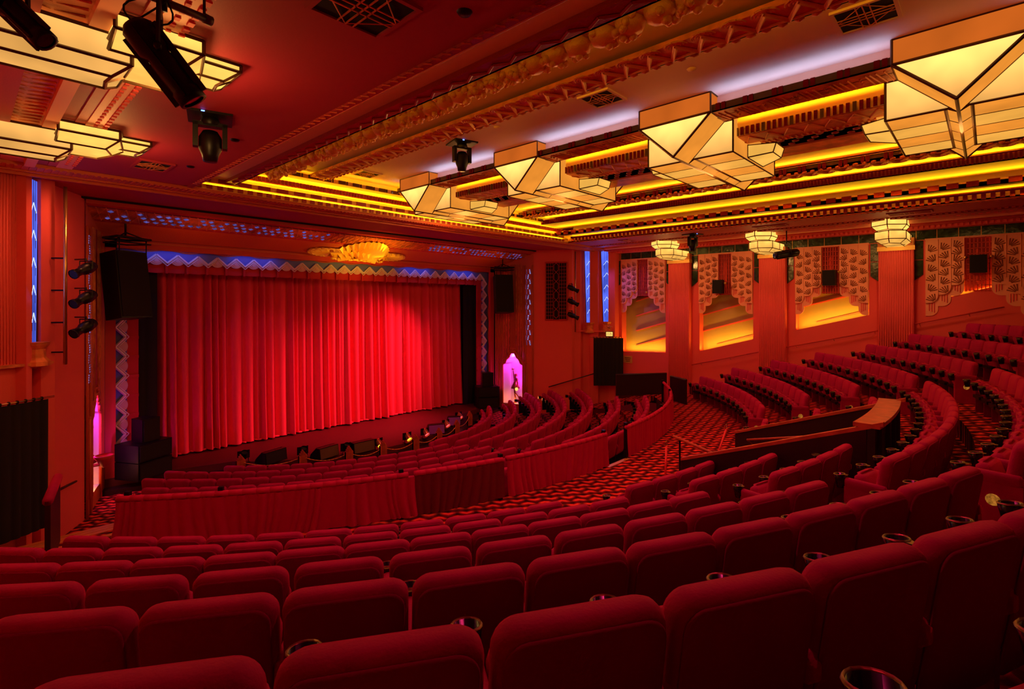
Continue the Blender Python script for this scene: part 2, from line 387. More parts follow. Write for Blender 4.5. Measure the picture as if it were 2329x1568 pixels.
def fins(mb, axis, c, z0, z1, a0, a1, pitch, pat, dirn, m1, m2, dep=.03):
    # blocks of colour standing on a lip face; pat = list of (start, end) fractions
    n = int((a1-a0)/pitch)
    for i in range(n):
        for p0, p1 in pat:
            u0, u1 = a0+(i+p0)*pitch, a0+(i+p1)*pitch
            if axis == 'y': x0, x1 = sorted((c, c+dirn*dep)); mb.box(x0, u0, z0+.01, x1, u1, z1-.005, m1)
            else: y0, y1 = sorted((c, c+dirn*dep)); mb.box(u0, y0, z0+.01, u1, y1, z1-.005, m1)
    return mb
M_FMAR = mat('maroon_foil', (.22, .004, .015), .12, .5, lin=True)
M_FGREY = mat('olive_foil', (.16, .09, .04), .15, .6, lin=True)
# lips: E1..E4 on both sides
lips = [(3.36, 2.515, 2.66, .165, [(.1, .62)], M_FMAR, M_GOLD, 'lower'), (4.23, 2.70, 2.84, .35, [(.1, .72)], M_FMAR, M_GOLD, 'second'),
        (5.04, 3.04, 3.20, .075, [(.15, .7)], M_FMAR, M_MAROON, 'third'), (6.31, 3.16, 3.32, .42, [(.1, .28), (.34, .5)], M_FMAR, M_FGREY, 'upper')]
for (x, z0, z1, pit, pat, m1, m2, nm) in lips:
    for s in (0, 1):
        mb = MB(); f = (lambda v: v) if s == 0 else (lambda v: 20-v)
        a, b = sorted((f(x-.03), f(x))); mb.box(a, YB, z0, b, 12.42, z1, m2)
        if s == 1: fins(mb, 'y', f(x), z0, z1, YB+.1, 12.4, pit, pat, -1, m1, m2)
        struct(mb, 'trim_side')
for (y, z0, z1, pit, pat, m1, m2) in [(12.42, 2.515, 2.615, .21, [(.1, .62)], M_MAROON, M_GOLD), (12.42, 2.66, 2.765, .42, [(.1, .74)], M_MAROON, M_GOLD),
                                   (12.58, 2.90, 3.03, .09, [(.15, .75)], M_MAROON, M_GOLDR), (12.32, 3.12, 3.22, .40, [(.12, .6), (.68, .76)], M_FGREY, M_GOLD)]:
    mb = MB(); mb.box(3.2, y-.03, z0, 16.8, y, z1, m2); fins(mb, 'x', y-.03, z0, z1, 3.4, 16.6, pit, pat, -1, m1, m2); struct(mb, 'trim_front')

# zigzag moulding, garland, fan moulding (both sides)
def zig_mould(x0, x1, z, pit, m, m2, nm, label, fans=False):
    for s in (0, 1):
        f = (lambda v: v) if s == 0 else (lambda v: 20-v)
        mb = MB(); a, b = sorted((f(x0), f(x1))); mb.box(a, YB, z, b, 12.4, z+.07, m2)
        if s == 1 and not fans: struct(mb, nm); continue
        n = int((12.4-YB)/pit)
        for i in range(n):
            y = YB+i*pit; xo, xi = x0+.05, x1-.06
            for (w, dz) in ((.036, .03), (.016, .045)) if fans else ((.022, .03),):
                off = .0 if w > .02 else .045
                mb.bar((f(xi-off), y, z-.01), (f(xo-off+.02), y+pit/2, z-.01), w*.8, m, 4)
                mb.bar((f(xo-off+.02), y+pit/2, z-.01), (f(xi-off), y+pit, z-.01), w*.8, m, 4)
            if fans:
                for r in (.14, .10, .06):
                    pts = [(f(x0+.02-r*sin(t)*.9+.06), y+pit/2+r*cos(t), z+.0) for t in [pi*j/6 for j in range(7)]]
                    mb.path(pts, .012, m, 4)
                mb.ball((f(x1-.01), y+pit*.25, z+.0), .05, m2, 6, (1, 1.3, .8)); mb.ball((f(x1-.01), y+pit*.75, z+.0), .05, m2, 6, (1, 1.3, .8))
        if fans:
            mb.bar((f(x1-.08), YB, z-.01), (f(x1-.08), 12.4, z-.01), .018, m, 6)
        o = mb.build(nm, kind='structure')
zig_mould(4.0, 4.23, 2.70, .35, M_MAROON, M_MAROON, 'trim_zigzag', '')
zig_mould(5.88, 6.31, 3.16, .34, M_GOLD, M_GOLDR, 'trim_fan', '', True)
for s in (0,):
    mb = MB(); x = 4.88
    n = int((12.35-YB)/.34)
    for i in range(n):
        y = YB+.17+i*.34
        mb.ball((x, y, 3.01), .165, M_GOLD, 8, (1, 1.1, .8))
        for j in range(9):
            a = random.uniform(-.3, pi+.3); t = random.uniform(-.13, .13)
            mb.ball((x+.15*cos(a), y+t, 3.01-.125*sin(a)), .05, M_GOLD, 6)
            if j % 2: mb.ball((x+.155*cos(a), y+t, 3.03-.13*sin(a)), .014, M_MAROON, 4)
        mb.bar((x-.13, y+.17, 3.08), (x+.13, y+.17, 3.08), .06, M_GOLDR, 6)
    mb.build('trim_garland', kind='structure')
# groove edge on the soffit
for s in (0, 1):
    f = (lambda v: v) if s == 0 else (lambda v: 20-v)
    mb = MB(); a, b = sorted((f(3.27), f(3.36))); mb.box(a, YB, 2.485, b, 12.4, 2.515, M_MAROON)
    for i in range(110): y = YB+i*.15; mb.bar((f(3.31), y, 2.48), (f(3.25), y+.075, 2.49), .012, M_RIB, 4)
    mb.bar((f(3.36), YB, 2.49), (f(3.36), 12.4, 2.49), .012, M_RIB, 6); mb.build('trim_groove', kind='structure')

# ---- central beam: ledge A, inner box B ----
mb = MB()
for s in (0, 1):
    f = (lambda v: v) if s == 0 else (lambda v: 20-v)
    a, b = sorted((f(8.31), f(8.87))); mb.box(a, YB, 3.13, b, 12.1, 3.15, M_GOLDR)
    a, b = sorted((f(8.31), f(8.33))); mb.box(a, YB, 3.13, b, 12.1, 3.25, M_FGREY)
    a, b = sorted((f(8.85), f(8.87))); mb.box(a, YB, 3.13, b, 12.1, 3.155, M_FGREY)
    a, b = sorted((f(8.55), f(8.57))); mb.box(a, YB, 3.13, b, 12.1, 3.46, M_WHITE)  # divider board added to keep white and yellow cove light apart
    # pleats and acanthus ribs
    n = int((12.1-YB)/.42)
    for i in range(n):
        y = YB+i*.42
        for p0, p1, m_ in ((.06, .2, M_FMAR), (.26, .42, M_FMAR)):
            a, b = sorted((f(8.29), f(8.32))); mb.box(a, y+p0*.42, 3.14, b, y+p1*.42, 3.25, m_)
        for q in range(4):
            mb.bar((f(8.84), y+.02+q*.07, 3.125), (f(8.42), y+.08+q*.07+.03*sin(q), 3.125), .012, M_GOLDR, 4)
        for q in range(3): mb.ball((f(8.5+.1*q), y+.36, 3.125), .022, M_GOLDR, 5)
struct(mb, 'beam')
mb = MB()
mb.box(9.08, YB, 2.90, 10.92, 12.1, 3.46, M_COVE)
mb.box(9.10, YB, 2.88, 9.72, 12.1, 2.90, M_GOLDR).box(10.28, YB, 2.88, 10.90, 12.1, 2.90, M_GOLDR)
for i in range(int((12.1-YB)/.085)):
    y = YB+i*.085; mb.box(9.05, y, 2.89, 9.08, y+.05, 3.03, M_FMAR if i % 5 else M_FGREY)
    mb.box(9.6, y, 2.862, 9.72, y+.03, 2.88, M_GOLDR)
mb.box(9.72, YB, 2.9, 10.28, 12.1, 2.905, M_MAROON)
for i in range(int((12.1-YB)/.3)):
    y = YB+i*.3
    for q in range(3): mb.ball((9.85+.15*q, y+.1*q, 2.9), .07, M_MAROON, 6, (1, 1, .35))
    mb.bar((9.15, y, 2.875), (9.5, y+.15, 2.875), .012, M_GOLDR, 4); mb.bar((9.5, y+.15, 2.875), (9.15, y+.3, 2.875), .012, M_GOLDR, 4)
mb.box(9.72, YB, 2.87, 9.75, 12.1, 2.9, M_RIB).box(10.25, YB, 2.87, 10.28, 12.1, 2.9, M_RIB)
struct(mb, 'beam')

# ================= LANTERNS =================
def solid(panes, frame, V, Fs, m, r, skip=()):
    # panes + frame bars on every edge
    panes.add(V, Fs, m); E = set()
    for f in Fs:
        for a, b in zip(f, f[1:]+f[:1]): E.add((min(a, b), max(a, b)))
    for a, b in E:
        if (a, b) not in skip: frame.bar(V[a], V[b], r, M_BRONZE, 4)
def boxv(x0, y0, z0, x1, y1, z1): return [(x, y, z) for z in (z0, z1) for y in (y0, y1) for x in (x0, x1)]
BF = [[0, 2, 3, 1], [0, 1, 5, 4], [2, 6, 7, 3], [0, 4, 6, 2], [1, 3, 7, 5]]
def big_lantern(y0, label):
    t = thing('ceiling_lantern', label, 'ceiling light', (AX, y0, 2.5), 0, 'large lanterns under the central ceiling beam')
    zb, zt, za, zv = .63, .96, .0, .09          # relative to z 2.5
    fr = MB(); side = MB(); end = MB(); slope = MB(); face = MB(); base = MB(); keel = MB(); ear = MB()
    r = .016; hw = .64; hv = .78; xo, xi = 1.73, 1.13
    for s in (-1, 1):
        X = lambda v: s*v
        side = MB(); end = MB(); face = MB()
        solid(side, fr, boxv(min(X(xo), X(xi)), -hw, zb, max(X(xo), X(xi)), hw, zt), BF, E_PANE3, r)
        a, b, c = (X(xo), hw, zb), (X(xo), -hw, zb), (X(xo), 0, .02)
        a2, b2, c2 = (X(xi), hw, zb), (X(xi), -hw, zb), (X(xi), 0, .02)
        solid(end, fr, [a, b, c], [[0, 1, 2]], E_PANE, r*1.3)
        for q in ([a, a2, c2, c], [b, b2, c2, c]): k_ = MB(); solid(k_, fr, q, [[0, 1, 2, 3]], E_PANE2, r*.7); k_.build('sloping_pane', t)
        solid(face, fr, [(X(xi), -hv, zv), (X(xi), hv, zv), (X(xi), hv, zb), (X(xi), -hv, zb)], [[0, 1, 2, 3]], E_PANE, r)
        side.build('side_box', t); end.build('end_pane', t); face.build('tall_pane', t)
    for s in (-1, 1):
        face = MB(); base = MB(); keel = MB(); ear = MB()
        solid(face, fr, [(-xi, s*hv, zv), (xi, s*hv, zv), (xi, s*hv, zb+.1), (-xi, s*hv, zb+.1)], [[0, 1, 2, 3]], E_PANE2, r)
        for j in range(4):
            x0, x1 = -xi+2*xi*j/4, -xi+2*xi*(j+1)/4
            base.quad((x0, s*.11, zv), (x1, s*.11, zv), (x1, s*hv, zv), (x0, s*hv, zv), [E_PANE2, E_BASE, E_PANE2, E_BASE][j])
            fr.bar((x0, s*.11, zv-.003), (x0, s*hv, zv-.003), .006, M_BRONZE, 4)
        fr.bar((-xi, s*.13, zv), (xi, s*.13, zv), .022, M_BRONZE, 4)
        for j in range(5):
            x0 = -xi+2*xi*j/4
            fr.bar((x0, s*.12, zv-.0), (x0, 0, .02), .007, M_BRONZE, 4)
            if j < 4: keel.quad((x0, s*.12, zv), (x0+xi/2, s*.12, zv), (x0+xi/2, 0, .02), (x0, 0, .02), E_PANE2)
        y1, y2 = s*hv, s*(hv+.42)
        E = [(-.42, y1, .36), (.42, y1, .36), (.24, y2, .36), (-.24, y2, .36), (-.42, y1, .14), (.42, y1, .14), (.24, y2-s*.05, .2), (-.24, y2-s*.05, .2)]
        solid(ear, fr, E, [[0, 3, 7, 4], [3, 2, 6, 7], [2, 1, 5, 6], [4, 7, 6, 5]], E_PANEE, .012)
        ear.box(-.42, min(y1, y1+s*.2), .36, .42, max(y1, y1+s*.2), .5, E_PANE2)
        face.build('tall_pane', t); base.build('base_pane', t); keel.build('keel_pane', t); ear.build('ear_box', t)
    fr.bar((-xo, 0, .02), (xo, 0, .02), .02, M_BRONZE, 4)
    fr.build('frame', t)
    return t
E_PANEE = emis('lantern_ear_glass', (1, .50, .08), .95, .15, 2)
E_BASE = emis('lantern_base_glass', (1, .46, .07), .85, .1, 2)
for y0, l in ((11.26, 'amber glass lantern under the beam, nearest the proscenium arch'), (7.61, 'amber glass lantern under the beam, second from the proscenium arch'),
              (3.95, 'amber glass lantern under the beam, third from the proscenium arch'), (.30, 'largest amber glass lantern under the beam, farthest from the stage')):
    big_lantern(y0, l)
def side_lantern(loc, rz, label, group, lam=1.0):
    t = thing('wall_lantern', label, 'wall light', loc, rz, group)
    p = MB(); q = MB(); fr = MB(); r = .014 if lam == 1 else .02
    # local: wall at +x, lantern projects to -x; z 0 = bottom
    def extr(poly, z0, z1, bot, m, mb):
        n = len(poly); V = [(x, y, z0) for x, y in bot]+[(x, y, z0+.12) for x, y in poly]+[(x, y, z1) for x, y in poly]
        Fs = [list(range(n))]+[[i, (i+1) % n, n+(i+1) % n, n+i] for i in range(n)]+[[n+i, n+(i+1) % n, 2*n+(i+1) % n, 2*n+i] for i in range(n)]
        solid(mb, fr, V, Fs, m, r)
    up = [(-1.5, 0), (-1.15, .42), (-.45, .42), (-.45, -.42), (-1.15, -.42)]
    extr(up, .38, .68, [(x*.86-.05, y*.74) for x, y in up], E_PANES, p)
    lo = [(-1.2, 0), (-.88, .38), (.5, .38), (.5, -.38), (-.88, -.38)]
    extr(lo, .0, .36, [(x*.85, y*.6) for x, y in lo], E_PANES, q)
    for xx in (-.2,): fr.bar((xx, .42, .12), (xx, .42, .36), r*.7, M_BRONZE); fr.bar((xx, -.42, .12), (xx, -.42, .36), r*.7, M_BRONZE); fr.bar((xx, -.42*.7, .0), (xx, .42*.7, .0), r*.7, M_BRONZE)
    for yy in (-.2, .2): fr.bar((-.9, yy, .38), (-.4, yy, .38), r*.6, M_BRONZE)
    p.build('upper_tier', t); q.build('lower_tier', t); fr.build('frame', t); return t
for y, l in ((9.37, 'stepped glass wall lantern above the flat pilaster nearest the corner windows'), (5.81, 'stepped glass wall lantern above the middle pilaster on the far wall'), (2.18, 'stepped glass wall lantern above the pilaster nearest the top seats')):
    side_lantern((19.75, y, 1.84), 0, l, 'wall lanterns over the far pilasters')
def left_lantern(loc, label):
    t = thing('wall_lantern', label, 'wall light', loc, 0, 'lanterns close overhead at the left wall')
    p = MB(); q = MB(); u = MB(); fr = MB(); r = .017
    # long chamfered trough across, with stepped flanking boxes pointing into the hall
    def tro(mb, x0, x1, w, z0, z1, m, tip=0):
        V = [(x0, -w, z1), (x1, -w, z1), (x1+tip, 0, z1), (x1, w, z1), (x0, w, z1), (x0, -w, z0+.09), (x1, -w, z0+.09), (x1+tip, 0, z0+.09), (x1, w, z0+.09), (x0, w, z0+.09),
             (x0, -w*.55, z0), (x1-.12, -w*.55, z0), (x1+tip-.14, 0, z0), (x1-.12, w*.55, z0), (x0, w*.55, z0)]
        n = 5; Fs = [[10, 11, 12, 13, 14]]+[[5+i, 5+(i+1) % n, (i+1) % n, i] for i in range(n)]+[[10+i, 10+(i+1) % n, 5+(i+1) % n, 5+i] for i in range(n)]
        solid(mb, fr, V, Fs, m, r)
    tro(p, -1.4, .22, .33, 0, .33, E_PANE, .0)
    tro(q, .05, .72, .62, .18, .40, E_PANES, .14)
    tro(u, .72, 1.16, .30, .26, .42, E_PANES, .0)
    p.build('lower_tier', t); q.build('middle_tier', t); u.build('upper_tier', t); fr.build('frame', t); return t
left_lantern((.85, 9.75, 2.09), 'chamfered glass lantern on the left wall above the corner window')
left_lantern((.85, 6.05, 2.09), 'large chamfered glass lantern behind the black spotlight at upper left')
# ================= WALLS =================
# right wall with bays
bays = [(10.05, 12.19, -2.01, -2.09), (6.53, 8.62, -1.28, -1.87), (2.91, 5.11, -.32, -.9), (-.95, 1.48, .74, .09)]
mb = MB(); XW = 20.35; XB = 20.75; BT = 2.0
def wq(y0, z00, y1, z10, z01, z11, m=M_WALL):   # quad facing -x with thickness
    mb.prism([(y0, z00), (y1, z10), (y1, z11), (y0, z01)], 0, XW, XB, m)
edges = [-5]+[v for b in reversed(bays) for v in b[:2]]+[12.3]
for i in range(0, len(edges), 2): wq(edges[i], -4.2, edges[i+1], -4.2, 2.52, 2.52)
for y0, y1, s0, s1 in bays:
    wq(y0, -4.2, y1, -4.2, s0, s1); wq(y0, BT, y1, BT, 2.52, 2.52)
struct(mb, 'wall_right')
mb = MB()
for y0, y1, s0, s1 in bays: mb.prism([(y0, s0-.1), (y1, s1-.1), (y1, BT), (y0, BT)], 0, XB-.02, XB+.02, M_OLIVE)
struct(mb, 'wall_right')
for i, (y0, y1, s0, s1) in enumerate(bays):
    m_ = MB(); sl = (s0-s1)/(y1-y0) if i else .27
    for j in range(4):
        zf = s1+.12+j*.66; ya = y1-.55 if i == 0 else y1-(.6 if j == 0 else 0)
        a = (y1-ya)*sl
        za, zb_ = zf+(y1-ya)*abs(sl), zf+(y1-y0)*abs(sl)
        if za > 1.0: continue
        m_.prism([(ya, za), (y0, zb_), (y0, zb_+.07), (ya, za+.035)], 0, XB-.07, XB-.02, M_WALL)
    m_.box(XW, y1-.03, s1-.02, XB, y1, BT, M_WALL)
    struct(m_, 'trim_bay')
    # sill lamp strip
    L = hypot(y1-y0, s0-s1)
    l = bpy.data.lights.new('sill_light', 'AREA'); l.shape = 'RECTANGLE'; l.size = L*.9; l.size_y = .08; l.energy = 22; l.color = (1, .55, .03)
    o = bpy.data.objects.new('sill_light', l); COL.objects.link(o)
    d = Vector((0, y0-y1, s0-s1)).normalized(); up = Vector((.25, 0, 1)).normalized(); zc = -up; yc = zc.cross(d).normalized(); zc = d.cross(yc)
    o.matrix_world = Matrix.Translation((XB-.30, (y0+y1)/2, (s0+s1)/2+.03)) @ Matrix((d, yc, zc)).transposed().to_4x4()
mb = MB()   # skirting
mb.box(20.30, -5, -4.2, XW, 12.3, -3.42, M_SKIRT); struct(mb, 'baseboard_right')
# raking string line below the bays handled by the handrail; upper cornice of right soffit
mb = MB(); mb.box(19.55, YB, 2.40, XR, 12.6, 2.515, M_WALLD).box(19.9, YB, 2.32, XR, 12.6, 2.40, M_WALL).box(18.3, YB, 2.47, 18.75, 12.4, 2.515, M_MAROON)
for i in range(130): mb.box(18.2, YB+i*.13, 2.49, 18.28, YB+i*.13+.07, 2.515, M_RIB); mb.box(19.86, YB+i*.13, 2.33, 19.9, YB+i*.13+.07, 2.40, M_WALL)
mb.box(XL, YB, 2.40, .45, 12.6, 2.515, M_WALLD); struct(mb, 'trim_cornice')
mb = MB()
for s in (0, 1):
    f = (lambda v: v) if s == 0 else (lambda v: 20-v)
    def bx(x0, x1, z0, m):
        a, b = sorted((f(x0), f(x1))); mb.box(a, YB, z0, b, 12.3, 2.515, m)
    bx(.30, .76, 2.49, M_GOLDR); bx(.76, .90, 2.42, M_PLASTER); bx(1.07, 1.18, 2.495, M_WALLD); bx(1.18, 1.40, 2.48, M_PLASTER)
    for i in range(110):
        y = YB+i*.15
        mb.bar((f(.32), y, 2.485), (f(.52), y+.06, 2.485), .014, M_GOLDR, 4, .002); mb.bar((f(.74), y, 2.485), (f(.54), y+.06, 2.485), .014, M_GOLDR, 4, .002)
        a, b = sorted((f(1.26), f(1.30))); mb.box(a, y, 2.465, b, y+.06, 2.48, M_WALL); a, b = sorted((f(1.36), f(1.41))); mb.box(a, y, 2.46, b, y+.08, 2.48, M_WALL)
struct(mb, 'trim_ceiling')
# green tiles
mb = MB(); n = 34
for i in range(n): y = -4.8+i*.5; mb.box(XW-.03, y, 2.03, XW, y+.48, 2.33, M_TILE)
mb.box(XW-.02, -4.9, 2.02, XW-.001, 12.3, 2.34, M_STEEL)
for y0, y1, s0, s1 in bays:
    for a, b, d in ((y0-.28, y0-.04, 1), (y1+.04, y1+.28, -1)):
        zlo = .75
        mb.prism([(a, 1.42), (b, 1.42), (b, 2.0), (a, 2.0)], 0, XW-.03, XW, M_TILE)
        mb.prism([(a, zlo+(0 if d == 1 else .2)), (b, zlo+(.2 if d == 1 else 0)), (b, 1.40), (a, 1.40)], 0, XW-.03, XW, M_TILE)
struct(mb, 'trim_tile')
# pilasters
for k, (yc, lo) in enumerate([(9.37, -3.6), (5.81, -3.0), (2.18, -1.6), (-1.6, -1)]):
    mb = MB(); h = .45; mb.box(20.12, yc-h, lo-.6, XW, yc+h, 1.72, M_WALL)
    for j in range(15): mb.bar((20.115, yc-h+.03+j*.06, lo-.5), (20.115, yc-h+.03+j*.06, 1.72), .017, M_WALL, 6)
    mb.box(20.06, yc-h-.03, 1.72, XW, yc+h+.03, 1.86, M_GOLD).box(20.1, yc-h-.02, 1.86, XW, yc+h+.02, 2.1, M_TILE if 0 else M_GOLDR)
    for j in range(5): mb.bar((20.06, yc-h+j*.22, 1.86), (20.06, yc-h+j*.22, 2.1), .008, M_STEEL, 4)
    struct(mb, 'pilaster')
# plaster screens
def screen(y0, y1, label):
    W = y1-y0; t = thing('plaster_screen', label, 'wall ornament', (XW-.02, (y0+y1)/2, 2.0), 0, 'drape shaped plaster screens along the far wall')
    for s, nm in ((1, 'left_wing'), (-1, 'right_wing')):
        mb = MB(); cw = W*.125
        zb = [-2.33, -2.03, -1.72]      # bottom of each column, outer to inner
        ze = [-1.93, -1.68, -1.40]
        for j in range(3):
            u0 = s*(W/2-j*cw); u1 = s*(W/2-(j+1)*cw)
            lo, hi = sorted((u0, u1))
            # column with rounded inner lower corner
            def pl(zbm, r, x0, x1):
                pts = [(hi, 0), (lo, 0)]
                if s == 1: pts += [(lo, zbm+r)]+[(lo+r-r*cos(a), zbm+r-r*sin(a)) for a in [pi/2*k/5 for k in range(1, 6)]]+[(hi, zbm)]
                else: pts += [(lo, zbm), (hi-r, zbm)]+[(hi-r+r*sin(a), zbm+r-r*cos(a)) for a in [pi/2*k/5 for k in range(1, 6)]]
                mb.prism(pts, 0, x0, x1, M_PLASTER)
            pl(zb[j], cw*.7, 0, .03); pl(ze[j], cw*.7, -.045, -.001)
            for q in range(3):
                yy = lo+cw*(.3+.2*q); mb.bar((-.004, yy, zb[j]+.1+.03*(q if s == 1 else 2-q)), (-.004, yy, ze[j]), .014, M_WALL, 4)
            mb.bar((-.05, lo, 0), (-.05, lo, ze[j]+.2), .012, M_PLASTER, 4)
            # fan openings
            nf = 6; H = -ze[j]-.12
            for f_ in range(nf):
                zc = -.08-H*(f_+1)/nf; sg = 1 if f_ % 2 else -1
                cyy = (lo+hi)/2-sg*cw*.3
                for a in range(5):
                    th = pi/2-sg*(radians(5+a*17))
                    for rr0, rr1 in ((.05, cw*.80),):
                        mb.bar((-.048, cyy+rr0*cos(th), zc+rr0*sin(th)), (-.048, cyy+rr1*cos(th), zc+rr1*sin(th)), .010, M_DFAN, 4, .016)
        mb.build(nm, t)
    mb = MB(); g = W*.125
    for j in range(7):
        yy = -g+2*g*(j+.5)/7
        if j == 3: mb.box(.03, yy-.05, -1.3, .05, yy+.05, -.35, M_GRIL)
        mb.box(.0, yy-.012, -1.6, .03, yy+.012, 0, M_GRIL)
    for j in range(11): mb.box(.0, -g, -.02-j*.155, .03, g, .0-j*.155, M_GRIL)
    mb.box(.1, -g, -1.6, .12, g, 0, M_MAROON); mb.build('centre_grille', t)
    MB().box(-.02, -W/2-.02, 0, .03, W/2+.02, .05, M_PLASTER).build('head_rail', t)
    return t
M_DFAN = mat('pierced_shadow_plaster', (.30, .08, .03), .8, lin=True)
M_GRIL = mat('red_painted_grille', (.65, .06, .04), .6, lin=True)
for (y0, y1, s0, s1), l in zip(bays, ('violet lit plaster screen in the bay nearest the corner windows', 'plaster screen behind the second bay from the corner windows', 'plaster screen in the third bay, above a black speaker', 'plaster screen in the bay nearest the top seats, cut off by the frame')):
    screen(y0+.02, y1-.02, l)
for yc, z, l in ((7.76, .72, 'small black speaker on the screen in the second bay from the corner'), (4.0, .93, 'small black speaker on the screen in the third bay from the corner'), (.25, 1.2, 'black square speaker on the screen nearest the top seats')):
    t = thing('wall_speaker', l, 'speaker', (20.15, yc, z), 0, 'black wall speakers on the plaster screens')
    MB().box(-.12, -.19, -.26, .12, .19, .26, M_BLACKM).build('cabinet', t); MB().box(-.13, -.17, -.24, -.12, .17, .24, M_BLACK).build('grille', t)
for yc, z in ((11.1, .55), (7.76, .85), (4.0, 1.12), (.25, 1.4)):
    for s in (-1, 1):
        t = thing('picture_spotlight', 'small chrome spotlight on the %s side of the centre grille, %s bay' % ('far' if s > 0 else 'near', {11.1: 'first', 7.76: 'second', 4.0: 'third', .25: 'fourth'}[yc]), 'spotlight', (20.1, yc+s*.28, z), 0, 'chrome spotlights beside the centre grilles')
        MB().ball((0, 0, 0), .05, M_STEEL, 8).build('head', t); MB().bar((0, 0, 0), (.2, 0, 0), .012, M_STEEL).build('stem', t)
# handrail on the right wall
t = thing('wall_handrail', 'long sloping handrail fixed to the far coral wall', 'handrail', (0, 0, 0))
pts = [(20.22, 8.86, -2.42), (20.22, 6.72, -1.85), (20.22, 2.63, -.82), (20.22, -.3, -.05)]
MB().path(pts, .022, M_WALLD, 8).build('rail', t)
for i in range(8):
    y = 8.5-i*1.15; z = -2.42+(8.86-y)*.2585
    MB().bar((20.22, y, z), (20.35, y, z-.07), .012, M_STEEL, 6).build('bracket', t)
# back parapet top right
mb = MB()
ring(mb, AX, CY, 18.45, 18.5, -1.5, -.25, -55, -25, M_DARKW); ring(mb, AX, CY, 18.45, 18.55, -.25, -.25, -55, -25, M_DARKW); struct(mb, 'wall_back')

# ---- corner (splay) walls ----
def splay(s):
    f = (lambda x: x) if s > 0 else (lambda x: 20-x)
    mb = MB(); P = [(20.35, 12.3), (19.98, 12.3), (19.85, 12.55), (19.95, 12.62), (19.78, 12.98), (19.55, 12.9), (19.42, 13.25), (19.52, 13.35), (19.40, 13.62), (19.2, 13.6), (19.05, 13.85), (18.88, 13.85), (18.02, 15.42), (18.02, 15.9)]
    for a, b in zip(P, P[1:]):
        q = [(f(a[0]), a[1], -5.4), (f(b[0]), b[1], -5.4), (f(b[0]), b[1], 2.55), (f(a[0]), a[1], 2.55)]
        mb.add(q, [(0, 1, 2, 3)], M_WALL)
    return mb
struct(splay(1), 'wall_right'); 
# left splay drawn to its own plan
mb = MB(); P = [(-.4, -5), (-.4, 12.4), (.0, 12.9), (.72, 13.45), (.86, 13.35), (.95, 13.5), (.98, 13.92), (1.10, 13.78), (1.32, 13.9), (1.36, 14.4), (1.98, 15.42), (1.98, 15.9)]
for i, (a, b) in enumerate(zip(P, P[1:])):
    mb.add([(a[0], a[1], -5.4), (b[0], b[1], -5.4), (b[0], b[1], 2.55), (a[0], a[1], 2.55)], [(0, 1, 2, 3)], M_WALL)
for i in range(18):
    a = i/17; x, y = 0+.72*a, 12.9+.55*a; mb.bar((x, y, -1.1), (x, y, 2.5), .014, M_WALL, 6)
struct(mb, 'wall_left')
def moulding(pts, z, h, d, m):
    mb = MB()
    for (a, b) in zip(pts, pts[1:]):
        mb.prism([(a[0], a[1]), (b[0], b[1]), (b[0]+d[0], b[1]+d[1]), (a[0]+d[0], a[1]+d[1])], 2, z, z+h, m)
    return mb
struct(moulding([(19.2, 13.85), (19.42, 13.2), (19.98, 12.3)], -1.20, .06, (-.12, -.08), M_WALL), 'trim_ledge')
struct(moulding([(-.1, 12.9), (.72, 13.45), (1.2, 13.8)], -1.16, .05, (.08, -.12), M_GOLDR), 'trim_ledge')
def tapered_window(name, a, b, zb, zt, dirn, lab, chev=True):
    # a,b : plan points of the top edge; slimmer at the foot
    t = thing(name, lab, 'window', (0, 0, 0))
    ax, ay = a; bx, by = b; mx, my = (ax+bx)/2, (ay+by)/2
    P = lambda u, v: (ax+(bx-ax)*(.5+(u-.5)*(1-.38*(1-v)))+dirn[0]*.02, ay+(by-ay)*(.5+(u-.5)*(1-.38*(1-v)))+dirn[1]*.02, zb+(zt-zb)*v)
    g = MB().quad(P(0, 0), P(1, 0), P(1, 1), P(0, 1), E_BLUE); g.build('glass', t)
    l = MB()
    for i in range(5):
        v = .12+i*.17
        l.bar(P(.5, v+.06), P(.2, v), .012, E_LEAD, 4); l.bar(P(.5, v+.06), P(.8, v), .012, E_LEAD, 4)
        l.bar(P(.28, v-.05), P(.28, v+.04), .007, M_BLACKM, 4); l.bar(P(.72, v-.05), P(.72, v+.04), .007, M_BLACKM, 4)
    l.bar(P(.5, 0), P(.5, 1), .006, M_BLACKM, 4); l.bar(P(.3, 0), P(.3, 1), .005, M_BLACKM, 4); l.bar(P(.7, 0), P(.7, 1), .005, M_BLACKM, 4)
    l.build('leading', t)
    fr = MB(); fr.bar(P(0, 0), P(0, 1), .02, M_BRONZE, 4); fr.bar(P(1, 0), P(1, 1), .02, M_BRONZE, 4); fr.build('frame', t)
    pc = MB(); pc.lathe([(.0, 0), (.24, 0), (.22, -.06), (.16, -.14), (.17, -.3), (.24, -.38), (.25, -.46), (.06, -.5), (0, -.52)], (mx+dirn[0]*.1, my+dirn[1]*.1, zb), M_GOLDR, 8, smooth=False); pc.build('pedestal', t)
    return t
tapered_window('stained_window', (19.55, 13.10), (19.36, 13.52), -.78, 2.45, (-.5, -.5), 'narrow blue stained glass window beside the grille, seen edge-on')
tapered_window('stained_window', (20.02, 12.42), (19.80, 12.92), -.74, 2.45, (-.7, -.3), 'brighter blue stained glass window with white chevrons next to the bays')
tapered_window('stained_window', (.90, 13.52), (1.06, 13.88), -.72, 2.45, (.2, -.5), 'slim blue stained glass window in the corner left of the stage')
light('window_glow', 'AREA', (19.55, 12.55, .8), 10, BLU, (18, 10.5, .5), .4, 1.5); light('window_glow', 'AREA', (1.1, 13.5, .8), 5, BLU, (2.5, 12, .5), .3, 1.5)
